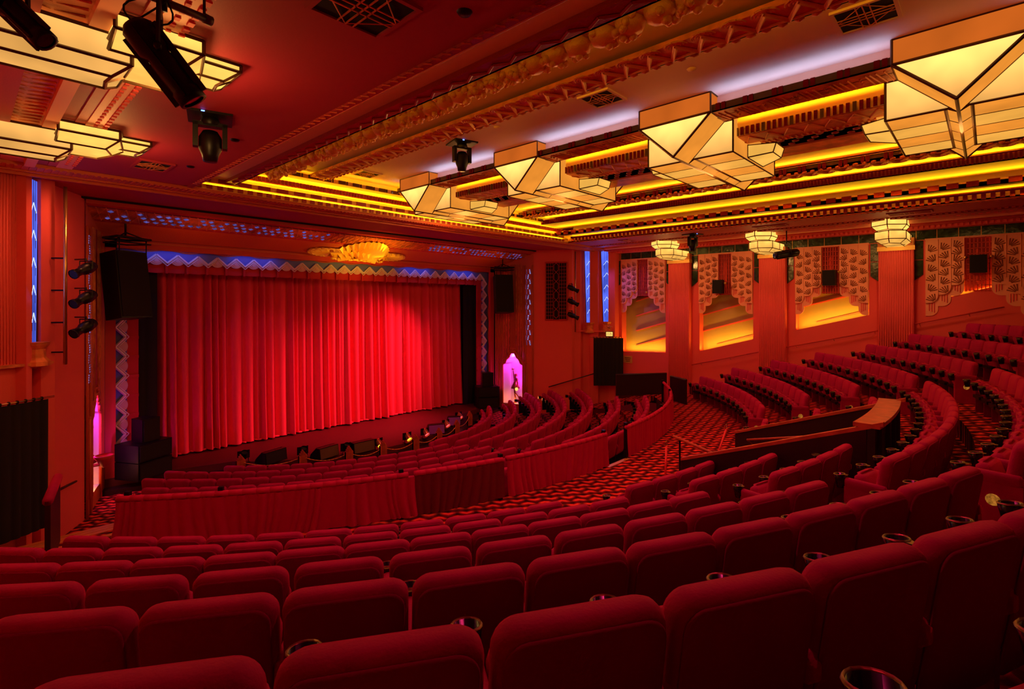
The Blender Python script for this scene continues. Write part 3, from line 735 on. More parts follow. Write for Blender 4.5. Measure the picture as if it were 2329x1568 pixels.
light('corner_violet', 'SPOT', (19.0, 12.9, 1.6), 60, (.25, .15, 1), (20.5, 11.4, .3), .1, angle=80, blend=1)
# grille panel
t = thing('vent_grille', 'dark pierced grille panel on the coral wall right of the stage', 'grille', (0, 0, 0))
A = Vector((18.28, 14.92, 0)); B = Vector((18.76, 14.03, 0)); d = (B-A); nrm = Vector((-d.y, d.x, 0)).normalized()*-1
if nrm.x > 0: nrm = -nrm
G = lambda u, z, o=.02: tuple(A+d*u+nrm*o+Vector((0, 0, z)))
MB().quad(G(0, -.68), G(1, -.68), G(1, 1.95), G(0, 1.95), M_BLACK).build('backing', t)
mb = MB()
for i in range(17):
    z = -.64+i*.16
    mb.bar(G(.04, z, .03), G(.36, z, .03), .008, M_WALLD, 4); mb.bar(G(.64, z, .03), G(.96, z, .03), .008, M_WALLD, 4)
for u in (.04, .14, .25, .36, .64, .75, .86, .96): mb.bar(G(u, -.66, .03), G(u, 1.93, .03), .008, M_WALLD, 4)
for i in range(6):
    z = -.6+i*.42
    for sg in (-1, 1): mb.path([G(.5, z, .03), G(.5+sg*.1, z+.1, .03), G(.5+sg*.1, z+.32, .03), G(.5, z+.42, .03)], .01, M_WALLD, 4)
mb.build('tracery', t)
mb = MB()
for a, b in (((0, -.68), (1, -.68)), ((1, -.68), (1, 1.95)), ((1, 1.95), (0, 1.95)), ((0, 1.95), (0, -.68))): mb.bar(G(*a, .03), G(*b, .03), .03, M_WALLD, 4)
mb.build('frame', t)
# left wall & right wall rails near the stage
for l, pts in (('dark sloping handrail on the wall right of the stage', [(18.25, 14.7, -3.72), (19.2, 12.9, -3.05)]), ('dark sloping handrail low on the wall left of the stage', [(1.15, 12.9, -3.55), (1.78, 15.0, -3.95)])):
    t = thing('wall_handrail', l, 'handrail', (0, 0, 0)); MB().path(pts, .025, M_DARKW, 8).build('rail', t)
    for u in (.15, .85):
        p = Vector(pts[0]).lerp(Vector(pts[1]), u); q = p+Vector((.12 if p.x > 10 else -.12, .1, -.05)); MB().bar(tuple(p), tuple(q), .012, M_STEEL, 6).build('bracket', t)

# ================= PROSCENIUM =================
def band(s0, s1, off, m, mb, pat=None):
    # a ring band on the splayed surround, s runs from the front edge inward
    P = lambda s, o=0.: (15.4+1.9*s-o*.3, 8.0-.6*s-o, 2.38-.56*s-o)
    ya, ha, za = P(s0, off); yb, hb, zb = P(s1, off)
    for sg in (-1, 1):
        mb.add([(AX+sg*ha, ya, -5.3), (AX+sg*hb, yb, -5.3), (AX+sg*hb, yb, zb), (AX+sg*ha, ya, za)], [(0, 1, 2, 3)], m)
    mb.add([(AX-ha, ya, za), (AX-hb, yb, zb), (AX+hb, yb, zb), (AX+ha, ya, za)], [(0, 1, 2, 3)], m)
NY0, NY1 = .26, .78        # niche opening in s
SP = lambda s, o=0.: (15.4+1.9*s, 8.0-.6*s-o)
mb = MB()
# top of surround
for a, b, o, m in ((0, .06, 0, M_WALLD), (.06, .40, .03, M_GOLDR), (.40, .50, 0, M_WALLD)):
    P = lambda s: (15.4+1.9*s, 8.0-.6*s, 2.38-.56*s-o)
    ya, ha, za = P(a); yb, hb, zb = P(b)
    mb.add([(AX-ha, ya, za), (AX-hb, yb, zb), (AX+hb, yb, zb), (AX+ha, ya, za)], [(0, 1, 2, 3)], m)
for j in range(7):
    a = .50+j*.07; b = a+.07
    P = lambda s, o: (15.4+1.9*s, 8.0-.6*s, 2.38-.56*s-o)
    ya, ha, za = P(a, 0); ym, hm, zm = P(a+.045, .04); yb, hb, zb = P(b, 0)
    mb.add([(AX-ha, ya, za), (AX-hm, ym, zm), (AX+hm, ym, zm), (AX+ha, ya, za), (AX-hb, yb, zb), (AX+hb, yb, zb)], [(0, 1, 2, 3), (1, 4, 5, 2)], M_RIB)
mb.box(AX-8.0, 15.38, 2.38, AX+8.0, 15.46, 2.47, M_WALLD)
mb.box(AX-8.1, 15.3, 2.47, AX+8.1, 15.6, 2.52, M_BLACK)
struct(mb, 'trim_proscenium')
# side splays with arched niche opening
def side_splay(sg):
    mb = MB(); Q = lambda s, z, o=0.: (AX+sg*(8.0-.6*s-o), 15.4+1.9*s, z)
    arch = [(NY0, -2.78), (NY0+.06, -2.72), (NY0+.10, -2.55), (NY0+.16, -2.45), (NY0+.19, -2.33), (.52-.04, -2.24), (.52+.04, -2.24), (NY1-.19, -2.33), (NY1-.16, -2.45), (NY1-.10, -2.55), (NY1-.06, -2.72), (NY1, -2.78)]
    zb = -4.62
    mb.add([Q(0, -5.3), Q(NY0, -5.3), Q(NY0, 2.3), Q(0, 2.38)], [(0, 1, 2, 3)], M_RIB)
    mb.add([Q(NY1, -5.3), Q(1, -5.3), Q(1, 1.82), Q(NY1, 2.0)], [(0, 1, 2, 3)], M_RIB)
    mb.add([Q(NY0, -5.3), Q(NY1, -5.3), Q(NY1, zb), Q(NY0, zb)], [(0, 1, 2, 3)], M_RIB)
    for (a, za), (b, zb2) in zip(arch, arch[1:]): mb.add([Q(a, za), Q(b, zb2), Q(b, 2.2), Q(a, 2.2)], [(0, 1, 2, 3)], M_RIB)
    # ribs and mouldings
    for s in (.015, .2, .24, .80, .84, .88, .93, .97): mb.bar(Q(s, -5.3, .02), Q(s, 1.85, .02), .03, M_RIB, 6)
    for s in (.30, .36, .43, .61, .68, .74): mb.bar(Q(s, -2.2+(.0 if .4 < s < .65 else -.25), .02), Q(s, 1.9, .02), .022, M_GOLDR, 6)
    for s in (.46, .49, .52, .55, .58): mb.bar(Q(s, -2.0, .01), Q(s, 1.9, .01), .012, M_MAROON, 4)
    # raised frame around niche
    full = [(NY0, zb)]+arch+[(NY1, zb)]
    ctr = (.52, -3.2)
    for p, q in zip(full, full[1:]):
        mb.bar(Q(p[0], p[1], .02), Q(q[0], q[1], .02), .035, M_RIB, 6)
        e = lambda v: (ctr[0]+(v[0]-ctr[0])*1.38, ctr[1]+(v[1]-ctr[1])*1.16 if v[1] > zb+.1 else zb)
        mb.bar(Q(*e(p), .02), Q(*e(q), .02), .03, M_RIB, 6)
    struct(mb, 'trim_proscenium')
    # niche box
    nb = MB(); D = .55
    R_ = lambda s, z, o: (AX+sg*(8.0-.6*s+o), 15.4+1.9*s, z)
    nb.add([R_(NY0, zb, D), R_(NY1, zb, D), R_(NY1, -2.1, D), R_(NY0, -2.1, D)], [(0, 1, 2, 3)], M_NICHE)
    for p, q in zip(full, full[1:]+full[:1]): nb.add([R_(*p, 0), R_(*q, 0), R_(*q, D), R_(*p, D)], [(0, 1, 2, 3)], M_NICHE)
    struct(nb, 'wall_niche')
    c = R_(.52, -2.5, .22)
    light('niche_lamp', 'POINT', (c[0], c[1], -2.42), 26, MAG, size=.06)
    light('niche_lamp', 'POINT', R_(.40, -3.55, .12), 9, (1, .04, .9), size=.05)
    light('niche_lamp', 'POINT', R_(.52, -4.45, .1), 7, (1, .28, .06), size=.05)
    # planter shelf / pedestal and figure
    return R_
M_NICHE = mat('white_niche_plaster', (.75, .72, .75), .6, lin=True)
RR = side_splay(1); RL = side_splay(-1)
# crystal lattice columns; emission stands in for blue lamp light on them
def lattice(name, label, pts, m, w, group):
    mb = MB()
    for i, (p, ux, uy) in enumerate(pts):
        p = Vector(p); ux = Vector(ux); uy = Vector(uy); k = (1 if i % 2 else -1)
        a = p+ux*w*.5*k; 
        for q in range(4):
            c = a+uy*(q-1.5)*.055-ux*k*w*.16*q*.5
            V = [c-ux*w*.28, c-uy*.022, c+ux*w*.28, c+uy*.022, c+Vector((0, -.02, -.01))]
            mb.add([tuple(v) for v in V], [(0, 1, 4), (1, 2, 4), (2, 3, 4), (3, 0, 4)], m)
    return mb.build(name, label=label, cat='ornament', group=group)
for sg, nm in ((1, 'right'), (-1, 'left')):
    for s, w_, m in ((.10, .12, E_BGLOW), (.17, .05, E_VGLOW)):
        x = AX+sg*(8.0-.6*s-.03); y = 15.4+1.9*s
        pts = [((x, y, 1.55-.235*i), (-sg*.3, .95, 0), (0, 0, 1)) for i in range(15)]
        lattice('painted_glow_column', '%s column of crystals painted with blue lamp glow beside the %s niche' % ('broad' if s < .15 else 'thin', 'right hand statue' if sg > 0 else 'left hand statue'), pts, m, w_, 'painted blue glow columns on the arch sides')
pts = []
mb = MB()  # lozenges glow by themselves in place of violet light on the top lattice
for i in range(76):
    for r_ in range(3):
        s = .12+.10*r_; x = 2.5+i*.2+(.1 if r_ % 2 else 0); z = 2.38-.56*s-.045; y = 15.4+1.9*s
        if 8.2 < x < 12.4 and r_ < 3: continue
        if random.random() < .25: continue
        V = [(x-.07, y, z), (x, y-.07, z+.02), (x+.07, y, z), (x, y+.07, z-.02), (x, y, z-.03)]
        mb.add(V, [(0, 1, 4), (1, 2, 4), (2, 3, 4), (3, 0, 4)], E_VGLOW)
mb.build('painted_glow_band', label='band of lozenges painted with violet lamp glow along the top of the proscenium arch', cat='ornament')
mb = MB()   # gilded net over the band
for i in range(80):
    x = 2.2+i*.195
    for d in (-1, 1): mb.bar((x, 15.5, 2.32), (x+d*.2, 16.15, 2.11), .014, M_GOLDR, 4)
struct(mb, 'trim_lattice')
# sunburst shell
t = thing('sunburst_shell', 'golden fanned shell ornament above the middle of the stage curtain', 'ornament', (9.97, 16.5, 2.02), 0)
tilt = Matrix.Rotation(radians(73.6), 4, 'X')
def shell(mb, c, R, a0, a1, n, th, m, flat=.62):
    for i in range(n):
        A, B = a0+(a1-a0)*i/n, a0+(a1-a0)*(i+1)/n; M_ = (A+B)/2
        P = [(c[0], 0, c[1]), (c[0]+R*.96*cos(A), 0, c[1]+R*.96*flat*sin(A)), (c[0]+R*cos(M_), -th*.5, c[1]+R*flat*sin(M_)), (c[0]+R*.96*cos(B), 0, c[1]+R*.96*flat*sin(B)), (c[0], -th*.6, c[1]), (c[0]+R*.8*cos(M_), -th*1.4, c[1]+R*.8*flat*sin(M_))]
        P = [tuple(tilt @ Vector(p)) for p in P]
        mb.add(P, [(0, 1, 5, 4), (4, 5, 3, 0), (1, 2, 5), (2, 3, 5)], m)
M_SUN = mat('sunburst_gilding', (.95, .60, .12), .4, .2, lin=True)
mb = MB(); shell(mb, (0, -.72), 1.12, .12*pi, .88*pi, 13, .14, M_SUN, 1.35); mb.build('fan', t)
mb = MB(); shell(mb, (.0, -.78), .95, .02*pi, .98*pi, 11, .20, M_SUN, .75); mb.build('inner_fan', t)
for sg, nm in ((-1, 'left_scroll'), (1, 'right_scroll')):
    mb = MB(); shell(mb, (sg*1.15, -.42), .80, 0, 2*pi, 18, .10, M_SUN, .42)
    mb.path([tuple(tilt @ Vector((sg*(1.15+.8*cos(a)), -.06, -.42+.34*sin(a)))) for a in [pi*2*k/20 for k in range(21)]], .03, M_SUN); mb.build(nm, t)
mb = MB(); mb.path([tuple(tilt @ Vector((-1.05+2.1*k/24+.05*sin(k*1.2), -.2, -.62+.06*sin(k*1.9)))) for k in range(25)], .045, M_SUN); mb.build('garland', t)

# inner arch wall y=17.3
mb = MB(); yw = 17.32
for sg in (-1, 1):
    a, b = sorted((AX+sg*7.42, AX+sg*7.12)); mb.box(a, yw, -5.3, b, yw+.12, 1.84, M_WALLD)
    mb.box(*(sorted((AX+sg*7.42, AX+sg*7.36))[:1]), yw-.05, -5.3, sorted((AX+sg*7.42, AX+sg*7.36))[1], yw, 1.84, M_BLACK)
mb.box(AX-7.42, yw, 1.56, AX+7.42, yw+.12, 1.84, M_WALLD); mb.box(AX-7.42, yw-.05, 1.80, AX+7.42, yw, 1.86, M_BLACK)
mb.box(AX-7.4, yw-.03, 1.72, AX+7.4, yw, 1.75, M_RIB)
struct(mb, 'wall_front')
t = thing('zigzag_border', 'blue and white zigzag border framing the stage opening', 'ornament', (0, 0, 0))
HW = 6.98; M_FANP = mat('rose_fan_plaster', (.62, .36, .44), .6, lin=True)
MB().box(AX-7.3, yw+.30, 1.22, AX+7.3, yw+.34, 1.62, M_BLUEP).box(AX-7.3, yw+.30, -4.66, AX-6.82, yw+.34, 1.22, M_BLUEP).box(AX+6.82, yw+.30, -4.66, AX+7.3, yw+.34, 1.22, M_BLUEP).build('backing', t)
zg = MB(); fn = MB(); sc_ = MB(); pit = .534; n = 26; yz = yw+.24
X0 = AX-n*pit/2
for i in range(n):
    x = X0+i*pit; z0, z1 = 1.22, 1.46
    for o, r in ((0, .034), (.075, .014)):
        zg.bar((x, yz, z0-o), (x+pit/2, yz, z1-o), r, M_ZIG, 4); zg.bar((x+pit/2, yz, z1-o), (x+pit, yz, z0-o), r, M_ZIG, 4)
    fn = MB()
    for R in (.17, .115, .06):
        p = [(x+pit/2+R*cos(a), z0+.07-R*.0+R*.75*sin(a)) for a in [pi+pi*k/8 for k in range(9)]]+[(x+pit/2, z0+.19-.3*(.17-R))]
        fn.prism(p, 1, yz+.02-(.17-R)*.3, yz+.06, M_FANP)
    fn.build('fan_motif', t)
    xs = [x+pit*k/8 for k in range(9)]
    sc_.path([(q, yz-.02, 1.57+.028*cos((q-X0)/pit*pi)) for q in xs], .022, M_RIB, 4)
    if i % 2: sc_.bar((x, yz-.02, 1.56), (x, yz-.02, 1.63), .03, M_RIB, 4, .005)
nz = 11; pz = (1.28+4.66)/nz
sc_.build('scalloped_edge', t)
for sg in (-1, 1):
    sc_ = MB()
    for i in range(nz):
        z = 1.28-i*pz; xi, xo = AX+sg*6.86, AX+sg*7.10
        for o, r in ((0, .034), (.075, .014)):
            zg.bar((xi-sg*o, yz, z), (xo-sg*o, yz, z-pz/2), r, M_ZIG, 4); zg.bar((xo-sg*o, yz, z-pz/2), (xi-sg*o, yz, z-pz), r, M_ZIG, 4)
        fn = MB()
        for R in (.17, .115, .06):
            p = [(AX+sg*(6.93-R*.75*sin(a)), z-pz/2+R*cos(a)) for a in [pi*k/8 for k in range(9)]]+[(AX+sg*(7.05-.3*(.17-R)), z-pz/2)]
            fn.prism(p, 1, yz+.02-(.17-R)*.3, yz+.06, M_FANP)
        fn.build('fan_motif', t)
        sc_.path([(AX+sg*(7.21+.03*cos(pi*(i+k/6))), yz-.02, z-pz*k/6) for k in range(7)], .022, M_RIB, 4)
    sc_.build('scalloped_edge', t)
zg.build('zigzag', t)
# blue lamps in the recess behind the scalloped edge
for x in (4.2, 6.5, 13.0, 15.5): light('recess_blue', 'AREA', (x, yw+.02, 1.52), 1.6, (.08, .2, 1), (x, yw+.4, 1.1), 1.4, .06)
for sg in (-1, 1):
    for z in (-3.4, -1.6, .3): 
        light('recess_blue', 'AREA', (AX+sg*7.18, yw+.03, z), 3.0, (.08, .22, 1), (AX+sg*6.7, yw+.4, z), .06, 1.6)
for x in (2.9, 17.1): light('violet_wash', 'SPOT', (x+(-.1 if x > 10 else .1), 16.2, -4.3), 25, MAG, (x, 17.35, -3.2), .05, angle=80, blend=1)

# ---- curtains ----
def fold_profile(x0, x1, wmin, wmax, dmin, dmax):
    P = [(x0, 0)]; x = x0
    while x < x1:
        w_ = random.uniform(wmin, wmax); d = random.uniform(dmin, dmax)
        for k in range(1, 9): P.append((x+w_*k/8, d*(sin(pi*k/8)**.8 if k < 8 else 0)))
        x += w_
    return P
def cloth(P, zt, zb, f, m, mb, rows=4, sway=.0):
    n = len(P); vs = []
    for j in range(rows+1):
        v = j/rows
        for i, (u, d) in enumerate(P):
            vs.append(f(u+sway*sin(u*2.3+3)*v*v, d*(.55+.45*v)+.01*sin(u*9)*v, zt+(zb-zt)*v))
    mb.add(vs, [(j*n+i, j*n+i+1, (j+1)*n+i+1, (j+1)*n+i) for j in range(rows) for i in range(n-1)], m, True); return mb
t = thing('stage_curtain', 'tall bright red velvet stage curtain hanging in deep folds', 'curtain', (0, 0, 0))
for a, b, nm in ((4.05, 10.0, 'left_half'), (9.9, 15.8, 'right_half')):
    P = fold_profile(a, b, .16, .50, .24, .52); cloth(P, 1.2, -4.60, lambda u, d, z: (u, 18.58-d-(.04 if z < -4.4 else 0), z), M_CURT, MB()).build(nm, t)
mb = MB(); P = fold_profile(4.05, 16.05, .1, .3, .10, .24); cloth(P, -4.57, -4.61, lambda u, d, z: (u, 18.44-d*.8, z), M_CURT, mb, 1); mb.build('hem', t)
for sg, l in ((-1, 'black side leg curtain at the left edge of the stage'), (1, 'black side leg curtain at the right edge of the stage')):
    P = fold_profile(0, 1.35, .2, .35, .03, .08); x0 = AX+sg*6.02
    o = cloth(P, 1.2, -4.64, lambda u, d, z: (x0+sg*u, 18.02-u*.25-d, z), M_BLACK, MB()).build('side_leg_curtain'); tag(o, l, 'curtain', 'black stage legs')
struct(MB().box(2.6, 18.9, -4.7, 17.4, 18.95, 1.9, M_BLACK), 'wall_front')
# pelmet: red scalloped box fold above and at sides
t = thing('pelmet', 'short red box pleated pelmet under the zigzag border', 'pelmet', (0, 0, 0))
mb = MB()
for i in range(26):
    x = X0+i*pit
    mb.grid(lambda u, v: (x+pit*u, yz+.14-.05*sin(pi*u), 1.25-(.29+.025*sin(pi*u))*v), 6, 2, M_PELM); mb.box(x-.03, yz+.06, .93, x+.03, yz+.12, 1.24, M_PELM)
mb.build('top_valance', t)
for sg, nm in ((-1, 'left_return'), (1, 'right_return')):
    mb = MB()
    for i in range(nz):
        z = 1.25-i*pz; a, b = sorted((AX+sg*6.84, AX+sg*6.55))
        mb.box(a, yz+.08, z-pz, b, yz+.14, z, M_PELM); mb.box(a, yz+.04, z-.04, b, yz+.1, z+.04, M_PELM)
    mb.build(nm, t)

# ================= STAGE EQUIPMENT =================
def line_array(x, y, sg, label):
    t = thing('hanging_speaker', label, 'speaker', (x, y, .5), sg*.5, 'large flown speakers')
    mb = MB()
    poly = [(-.42, -.30), (.42, -.30), (.34, .32), (-.34, .32)]
    mb.prism(poly, 2, -.86, .86, M_BLACKM, T=Matrix.Rotation(radians(-7), 4, 'X')); mb.build('cabinet', t)
    T = Matrix.Rotation(radians(-7), 4, 'X'); MB().box(-.39, -.33, -.82, .39, -.301, .82, M_BLACK, T).build('grille', t)
    fr = MB()
    for a, b in (((-.45, -.3), (.45, -.3)), ((.45, -.3), (.3, .35)), ((.3, .35), (-.3, .35)), ((-.3, .35), (-.45, -.3))):
        fr.bar((*a, 1.22), (*b, 1.22), .035, M_BLACKM, 6); fr.bar((*a, 1.10), (*b, 1.10), .02, M_BLACKM, 6)
    for a in ((-.36, -.25), (.36, -.25), (0, .3)): fr.bar((*a, .84), (*a, 1.22), .014, M_BLACKM, 6); fr.bar((*a, 1.22), (0, 0, 1.38), .018, M_BLACKM, 6)
    fr.bar((0, 0, 1.3), (0, 0, 1.9), .025, M_BLACKM, 6); fr.build('rigging_frame', t)
line_array(2.92, 16.35, 1, 'large black speaker hanging at the left side of the proscenium')
line_array(16.95, 16.35, -1, 'large black speaker hanging at the right side of the proscenium')
def stack(x, y, rz, l1, l2):
    t = thing('subwoofer', l1, 'speaker', (x, y, -4.66), rz, 'speaker stacks on the stage edge')
    MB().box(-.5, -.4, 0, .5, .4, .46, M_BLACKM).box(-.5, -.4, .48, .5, .4, .94, M_BLACKM).build('cabinet', t); MB().box(-.46, -.42, .03, .46, -.4, .43, M_BLACK).box(-.46, -.42, .51, .46, -.4, .91, M_BLACK).build('grille', t)
    t = thing('stage_speaker', l2, 'speaker', (x, y, -3.71), rz, 'small speakers on the subwoofers')
    MB().prism([(-.26, -.25), (.26, -.25), (.18, .22), (-.18, .22)], 2, 0, .62, M_BLACKM).build('cabinet', t); MB().box(-.23, -.27, .03, .23, -.25, .59, M_BLACK).build('grille', t)
stack(16.55, 17.0, -.5, 'black subwoofer stack at the right end of the stage', 'small black speaker on the right hand subwoofer stack')
stack(3.45, 17.0, .5, 'black subwoofer stack at the left end of the stage', 'small black speaker on the left hand subwoofer stack')
posts = [(5.50, 15.75), (6.93, 14.92), (8.08, 14.30), (9.14, 14.08), (10.33, 13.98), (11.43, 14.12), (12.68, 14.62), (14.06, 15.42)]
ordn = ['first', 'second', 'third', 'fourth', 'fifth', 'sixth', 'seventh', 'eighth']
tops = []
for i, (x, y) in enumerate(posts):
    t = thing('rope_post', '%s ribbed wooden rope post along the stage edge, counted from the left' % ordn[i], 'post', (x, y, -4.86), 0, 'ribbed rope posts along the stage edge')
    mb = MB(); 
    for j in range(7): mb.box(-.12+j*.034, -.05, 0, -.10+j*.034, .05, .42+.05*min(j, 6-j), M_CAP)
    mb.box(-.12, -.04, 0, .12, .04, .40, M_CAP); mb.build('ribbed_panel', t); tops.append((x, y, -4.50))
for i, (a, b) in enumerate(zip(tops, tops[1:])):
    A, B = Vector(a), Vector(b); pts = [tuple(A.lerp(B, k/12)-Vector((0, 0, .17*4*(k/12)*(1-k/12)))) for k in range(13)]
    MB().path(pts, .014, M_CUPR if 0 else M_NOSE, 6).build('barrier_rope', label='golden rope hanging between the %s and %s posts of the stage edge' % (ordn[i], ordn[i+1]), cat='rope', group='ropes along the stage edge')
def parcan(x, y, z, rz, tilt_, label, glow=None):
    t = thing('stage_lamp', label, 'stage light', (x, y, z), rz, 'small lamps along the stage edge')
    T = Matrix.Translation((0, 0, .2)) @ Matrix.Rotation(tilt_, 4, 'X')
    MB().lathe([(.0, -.14), (.07, -.13), (.10, -.05), (.10, .13)], (0, 0, 0), M_BLACKM if glow is None else M_STEEL, 12, T).build('can', t)
    MB().lathe([(.0, .08), (.09, .09)], (0, 0, 0), glow or M_BLACK, 12, T).build('lens', t)
    mb = MB()
    for s in (-1, 1):
        mb.box(-.02+s*.12-.04, .0, .1, .02+s*.12+.04, .02, .34, M_BLACKM, Matrix.Rotation(s*.25, 4, 'Z')); mb.bar((s*.12, 0, 0), (s*.12, 0, .2), .012, M_BLACKM)
    mb.box(-.13, -.1, 0, .13, .1, .02, M_BLACKM); mb.build('yoke', t)
G_Y = emis('lamp_yellow_glow', (1, .75, .05), 1.6); G_R = emis('lamp_red_glow', (1, .1, .12), 1.3)
cans = [(5.75, 16.2, 'first small stage lamp on the left end of the stage edge, dark', None), (7.15, 15.35, 'dark stage lamp behind the second rope post', None), (8.25, 14.75, 'dark stage lamp with open shutters behind the third rope post', None),
        (9.25, 14.50, 'yellow lit stage lamp behind the fourth rope post', G_Y), (10.35, 14.45, 'yellow lit stage lamp behind the fifth rope post', G_Y), (11.15, 14.52, 'red lit stage lamp left of the sixth rope post', G_R),
        (12.5, 15.0, 'red lit stage lamp beside the violet wedge speakers', G_R), (13.75, 15.7, 'red lit stage lamp nearest the right end of the stage edge', G_R)]
for x, y, l, g in cans: parcan(x, y, -4.66, 0, .5 if g is None else pi-.9, l, g)
M_VIO = mat('violet_speaker_mesh', (.25, .05, .6), .5, lin=True)
M_OLV = mat('olive_speaker_mesh', (.10, .06, .02), .6, lin=True)
for x, y, w_, rz, m, l in [(6.35, 15.75, .75, .3, M_BLACK, 'black wedge speaker near the left end of the stage edge'), (7.65, 15.0, .7, .2, M_OLV, 'olive black wedge speaker between the second and third rope posts'),
                        (8.75, 14.75, .75, .0, M_OLV, 'olive black wedge speaker between the third and fourth rope posts'), (11.85, 14.85, .6, -.45, M_VIO, 'violet wedge speaker near the sixth rope post'),
                        (13.15, 15.35, .5, -.6, M_VIO, 'violet wedge speaker near the right end of the stage edge')]:
    t = thing('wedge_speaker', l, 'speaker', (x, y, -4.66), rz, 'wedge speakers on the stage')
    MB().prism([(-.25, 0), (.25, 0), (.2, .12), (-.05, .34), (-.2, .34)], 0, -w_/2, w_/2, M_BLACKM).build('cabinet', t)
    T = Matrix.Identity(4); MB().add([(-w_/2+.02, -.262, .02), (w_/2-.02, -.262, .02), (w_/2-.02, -.214, .32), (-w_/2+.02, -.214, .32)], [(0, 1, 2, 3)], m).add([(-w_/2+.02, -.045, .347), (w_/2-.02, -.045, .347), (w_/2-.02, .205, .127), (-w_/2+.02, .205, .127)], [(0, 1, 2, 3)], m).build('grille', t)
# vertical light booms either side
def boom(x, y, sg, side):
    t = thing('light_boom', 'vertical brass pipe carrying three spotlights at the %s of the stage' % side, 'lighting pipe', (x, y, 0), 0, 'vertical lighting pipes')
    MB().bar((0, 0, -1.2), (0, 0, 2.4), .035, M_STEEL, 8).build('pipe', t)
    mb = MB()
    for z in (.95, .3, -.35, -.95): MB().bar((-sg*.0, 0, z), (sg*.2, .12, z), .016, M_BLACKM).build('wall_arm', t)
    for j, z in enumerate((.85, .25, -.35)):
        q = thing('boom_spotlight', '%s black spotlight on the pipe at the %s of the stage' % (('top', 'middle', 'bottom')[j], side), 'spotlight', (x-sg*.32, y-.05, z-.1), sg*.9, 'spotlights on the side pipes')
        T = Matrix.Rotation(radians(115), 4, 'X')
        MB().lathe([(0, -.22), (.09, -.2), (.12, -.05), (.11, .08), (.08, .12), (.08, .26), (.1, .27), (.1, .32)], (0, 0, 0), M_BLACKM, 12, T).build('body', q)
        MB().lathe([(.0, .30), (.09, .31)], (0, 0, 0), M_BLACK, 12, T).build('lens', q)
        yk = MB(); yk.path([(-.14, 0, 0), (-.14, 0, .16), (.14, 0, .16), (.14, 0, 0)], .012, M_BLACKM, 4); yk.bar((0, 0, .16), (0, 0, .22), .02, M_BLACKM); yk.bar((0, 0, .2), (sg*.3, .05, .2), .014, M_BLACKM); yk.build('yoke', q)
boom(18.78, 13.60, 1, 'right'); boom(1.46, 13.72, -1, 'left')

# figure in the niches (body as one skinned surface)
def figure(loc, rz, label):
    t = thing('niche_statue', label, 'statue', loc, rz, 'dancing statues in the side niches')
    J = {'pelvis': (0, 0, .98, .11), 'waist': (0, .01, 1.10, .085), 'chest': (.01, .02, 1.28, .12), 'neck': (.02, .02, 1.43, .045), 'head': (.04, .0, 1.53, .07), 'crown': (.05, -.01, 1.60, .05),
         'sl': (-.12, .02, 1.38, .05), 'el': (-.16, .0, 1.62, .035), 'hl': (-.22, 0, 1.83, .025), 'sr': (.15, .02, 1.37, .05), 'er': (.27, -.03, 1.17, .035), 'hr': (.30, -.12, .95, .025),
         'tl': (-.05, 0, .92, .09), 'kl': (-.04, 0, .52, .055), 'al': (-.02, .02, .1, .035), 'fl': (-.02, -.10, .03, .03),
         'tr': (.09, 0, .92, .09), 'kr': (.16, -.18, .66, .055), 'ar': (.14, .08, .38, .035), 'fr': (.14, .16, .33, .028)}
    E = [('pelvis', 'waist'), ('waist', 'chest'), ('chest', 'neck'), ('neck', 'head'), ('head', 'crown'), ('chest', 'sl'), ('sl', 'el'), ('el', 'hl'), ('chest', 'sr'), ('sr', 'er'), ('er', 'hr'),
         ('pelvis', 'tl'), ('tl', 'kl'), ('kl', 'al'), ('al', 'fl'), ('pelvis', 'tr'), ('tr', 'kr'), ('kr', 'ar'), ('ar', 'fr')]
    nm = list(J); me = bpy.data.meshes.new('body'); me.from_pydata([J[k][:3] for k in nm], [(nm.index(a), nm.index(b)) for a, b in E], [])
    o = bpy.data.objects.new('body', me); COL.objects.link(o); o.parent = t
    sk = o.modifiers.new('skin', 'SKIN'); lay = me.skin_vertices[0].data if me.skin_vertices else None
    if lay:
        for i, k in enumerate(nm): lay[i].radius = (J[k][3], J[k][3])
        lay[0].use_root = True
    sb = o.modifiers.new('sub', 'SUBSURF'); sb.levels = 1; sb.render_levels = 2; me.materials.append(M_SKIN)
    mb = MB(); mb.lathe([(.10, .2), (.13, .1), (.2, -.02), (.26, -.16), (.24, -.17), (.1, .0)], (.0, 0, 1.0), M_SKIN, 14); mb.build('skirt', t)
    mb = MB(); mb.ball((.05, .0, 1.60), .085, M_SKIN, 10); mb.build('hair', t)
    MB().lathe([(.09, 0), (.10, .02), (.06, .06)], (-.02, 0, -.0), M_SKIN, 12).build('foot_stand', t)
    h = t.matrix_basis
    return t
def fing(loc, rz, s):
    f = Matrix.Translation(loc) @ Matrix.Rotation(rz, 4, 'Z')
    return f
fs = .82
t = figure(RR(.52, -4.60, .16), -pi/2-.2, 'dancing bronze figure holding up a ball in the right hand niche'); t.scale = (fs,)*3
m_ = Matrix.Translation(t.location) @ Matrix.Rotation(-pi/2-.2, 4, 'Z') @ Matrix.Scale(fs, 4)
p = m_ @ Vector((-.22, 0, 1.93)); MB().ball((0, 0, 0), .09, mat('pale_globe', (.8, .5, .4), .3, lin=True), 10).build('hand_ball', t).location = (-.22, 0, 1.93)
MB().ball((0, 0, 0), .10, E_SIGN, 10).build('lantern_globe', t).location = (.34, -.16, .84)
t = figure(RL(.52, -4.60, .16), pi/2+.2, 'dancing bronze figure in the left hand niche, seen edge-on'); t.scale = (fs,)*3
MB().ball((0, 0, 0), .09, MATS['pale_globe'], 10).build('hand_ball', t).location = (-.22, 0, 1.93)
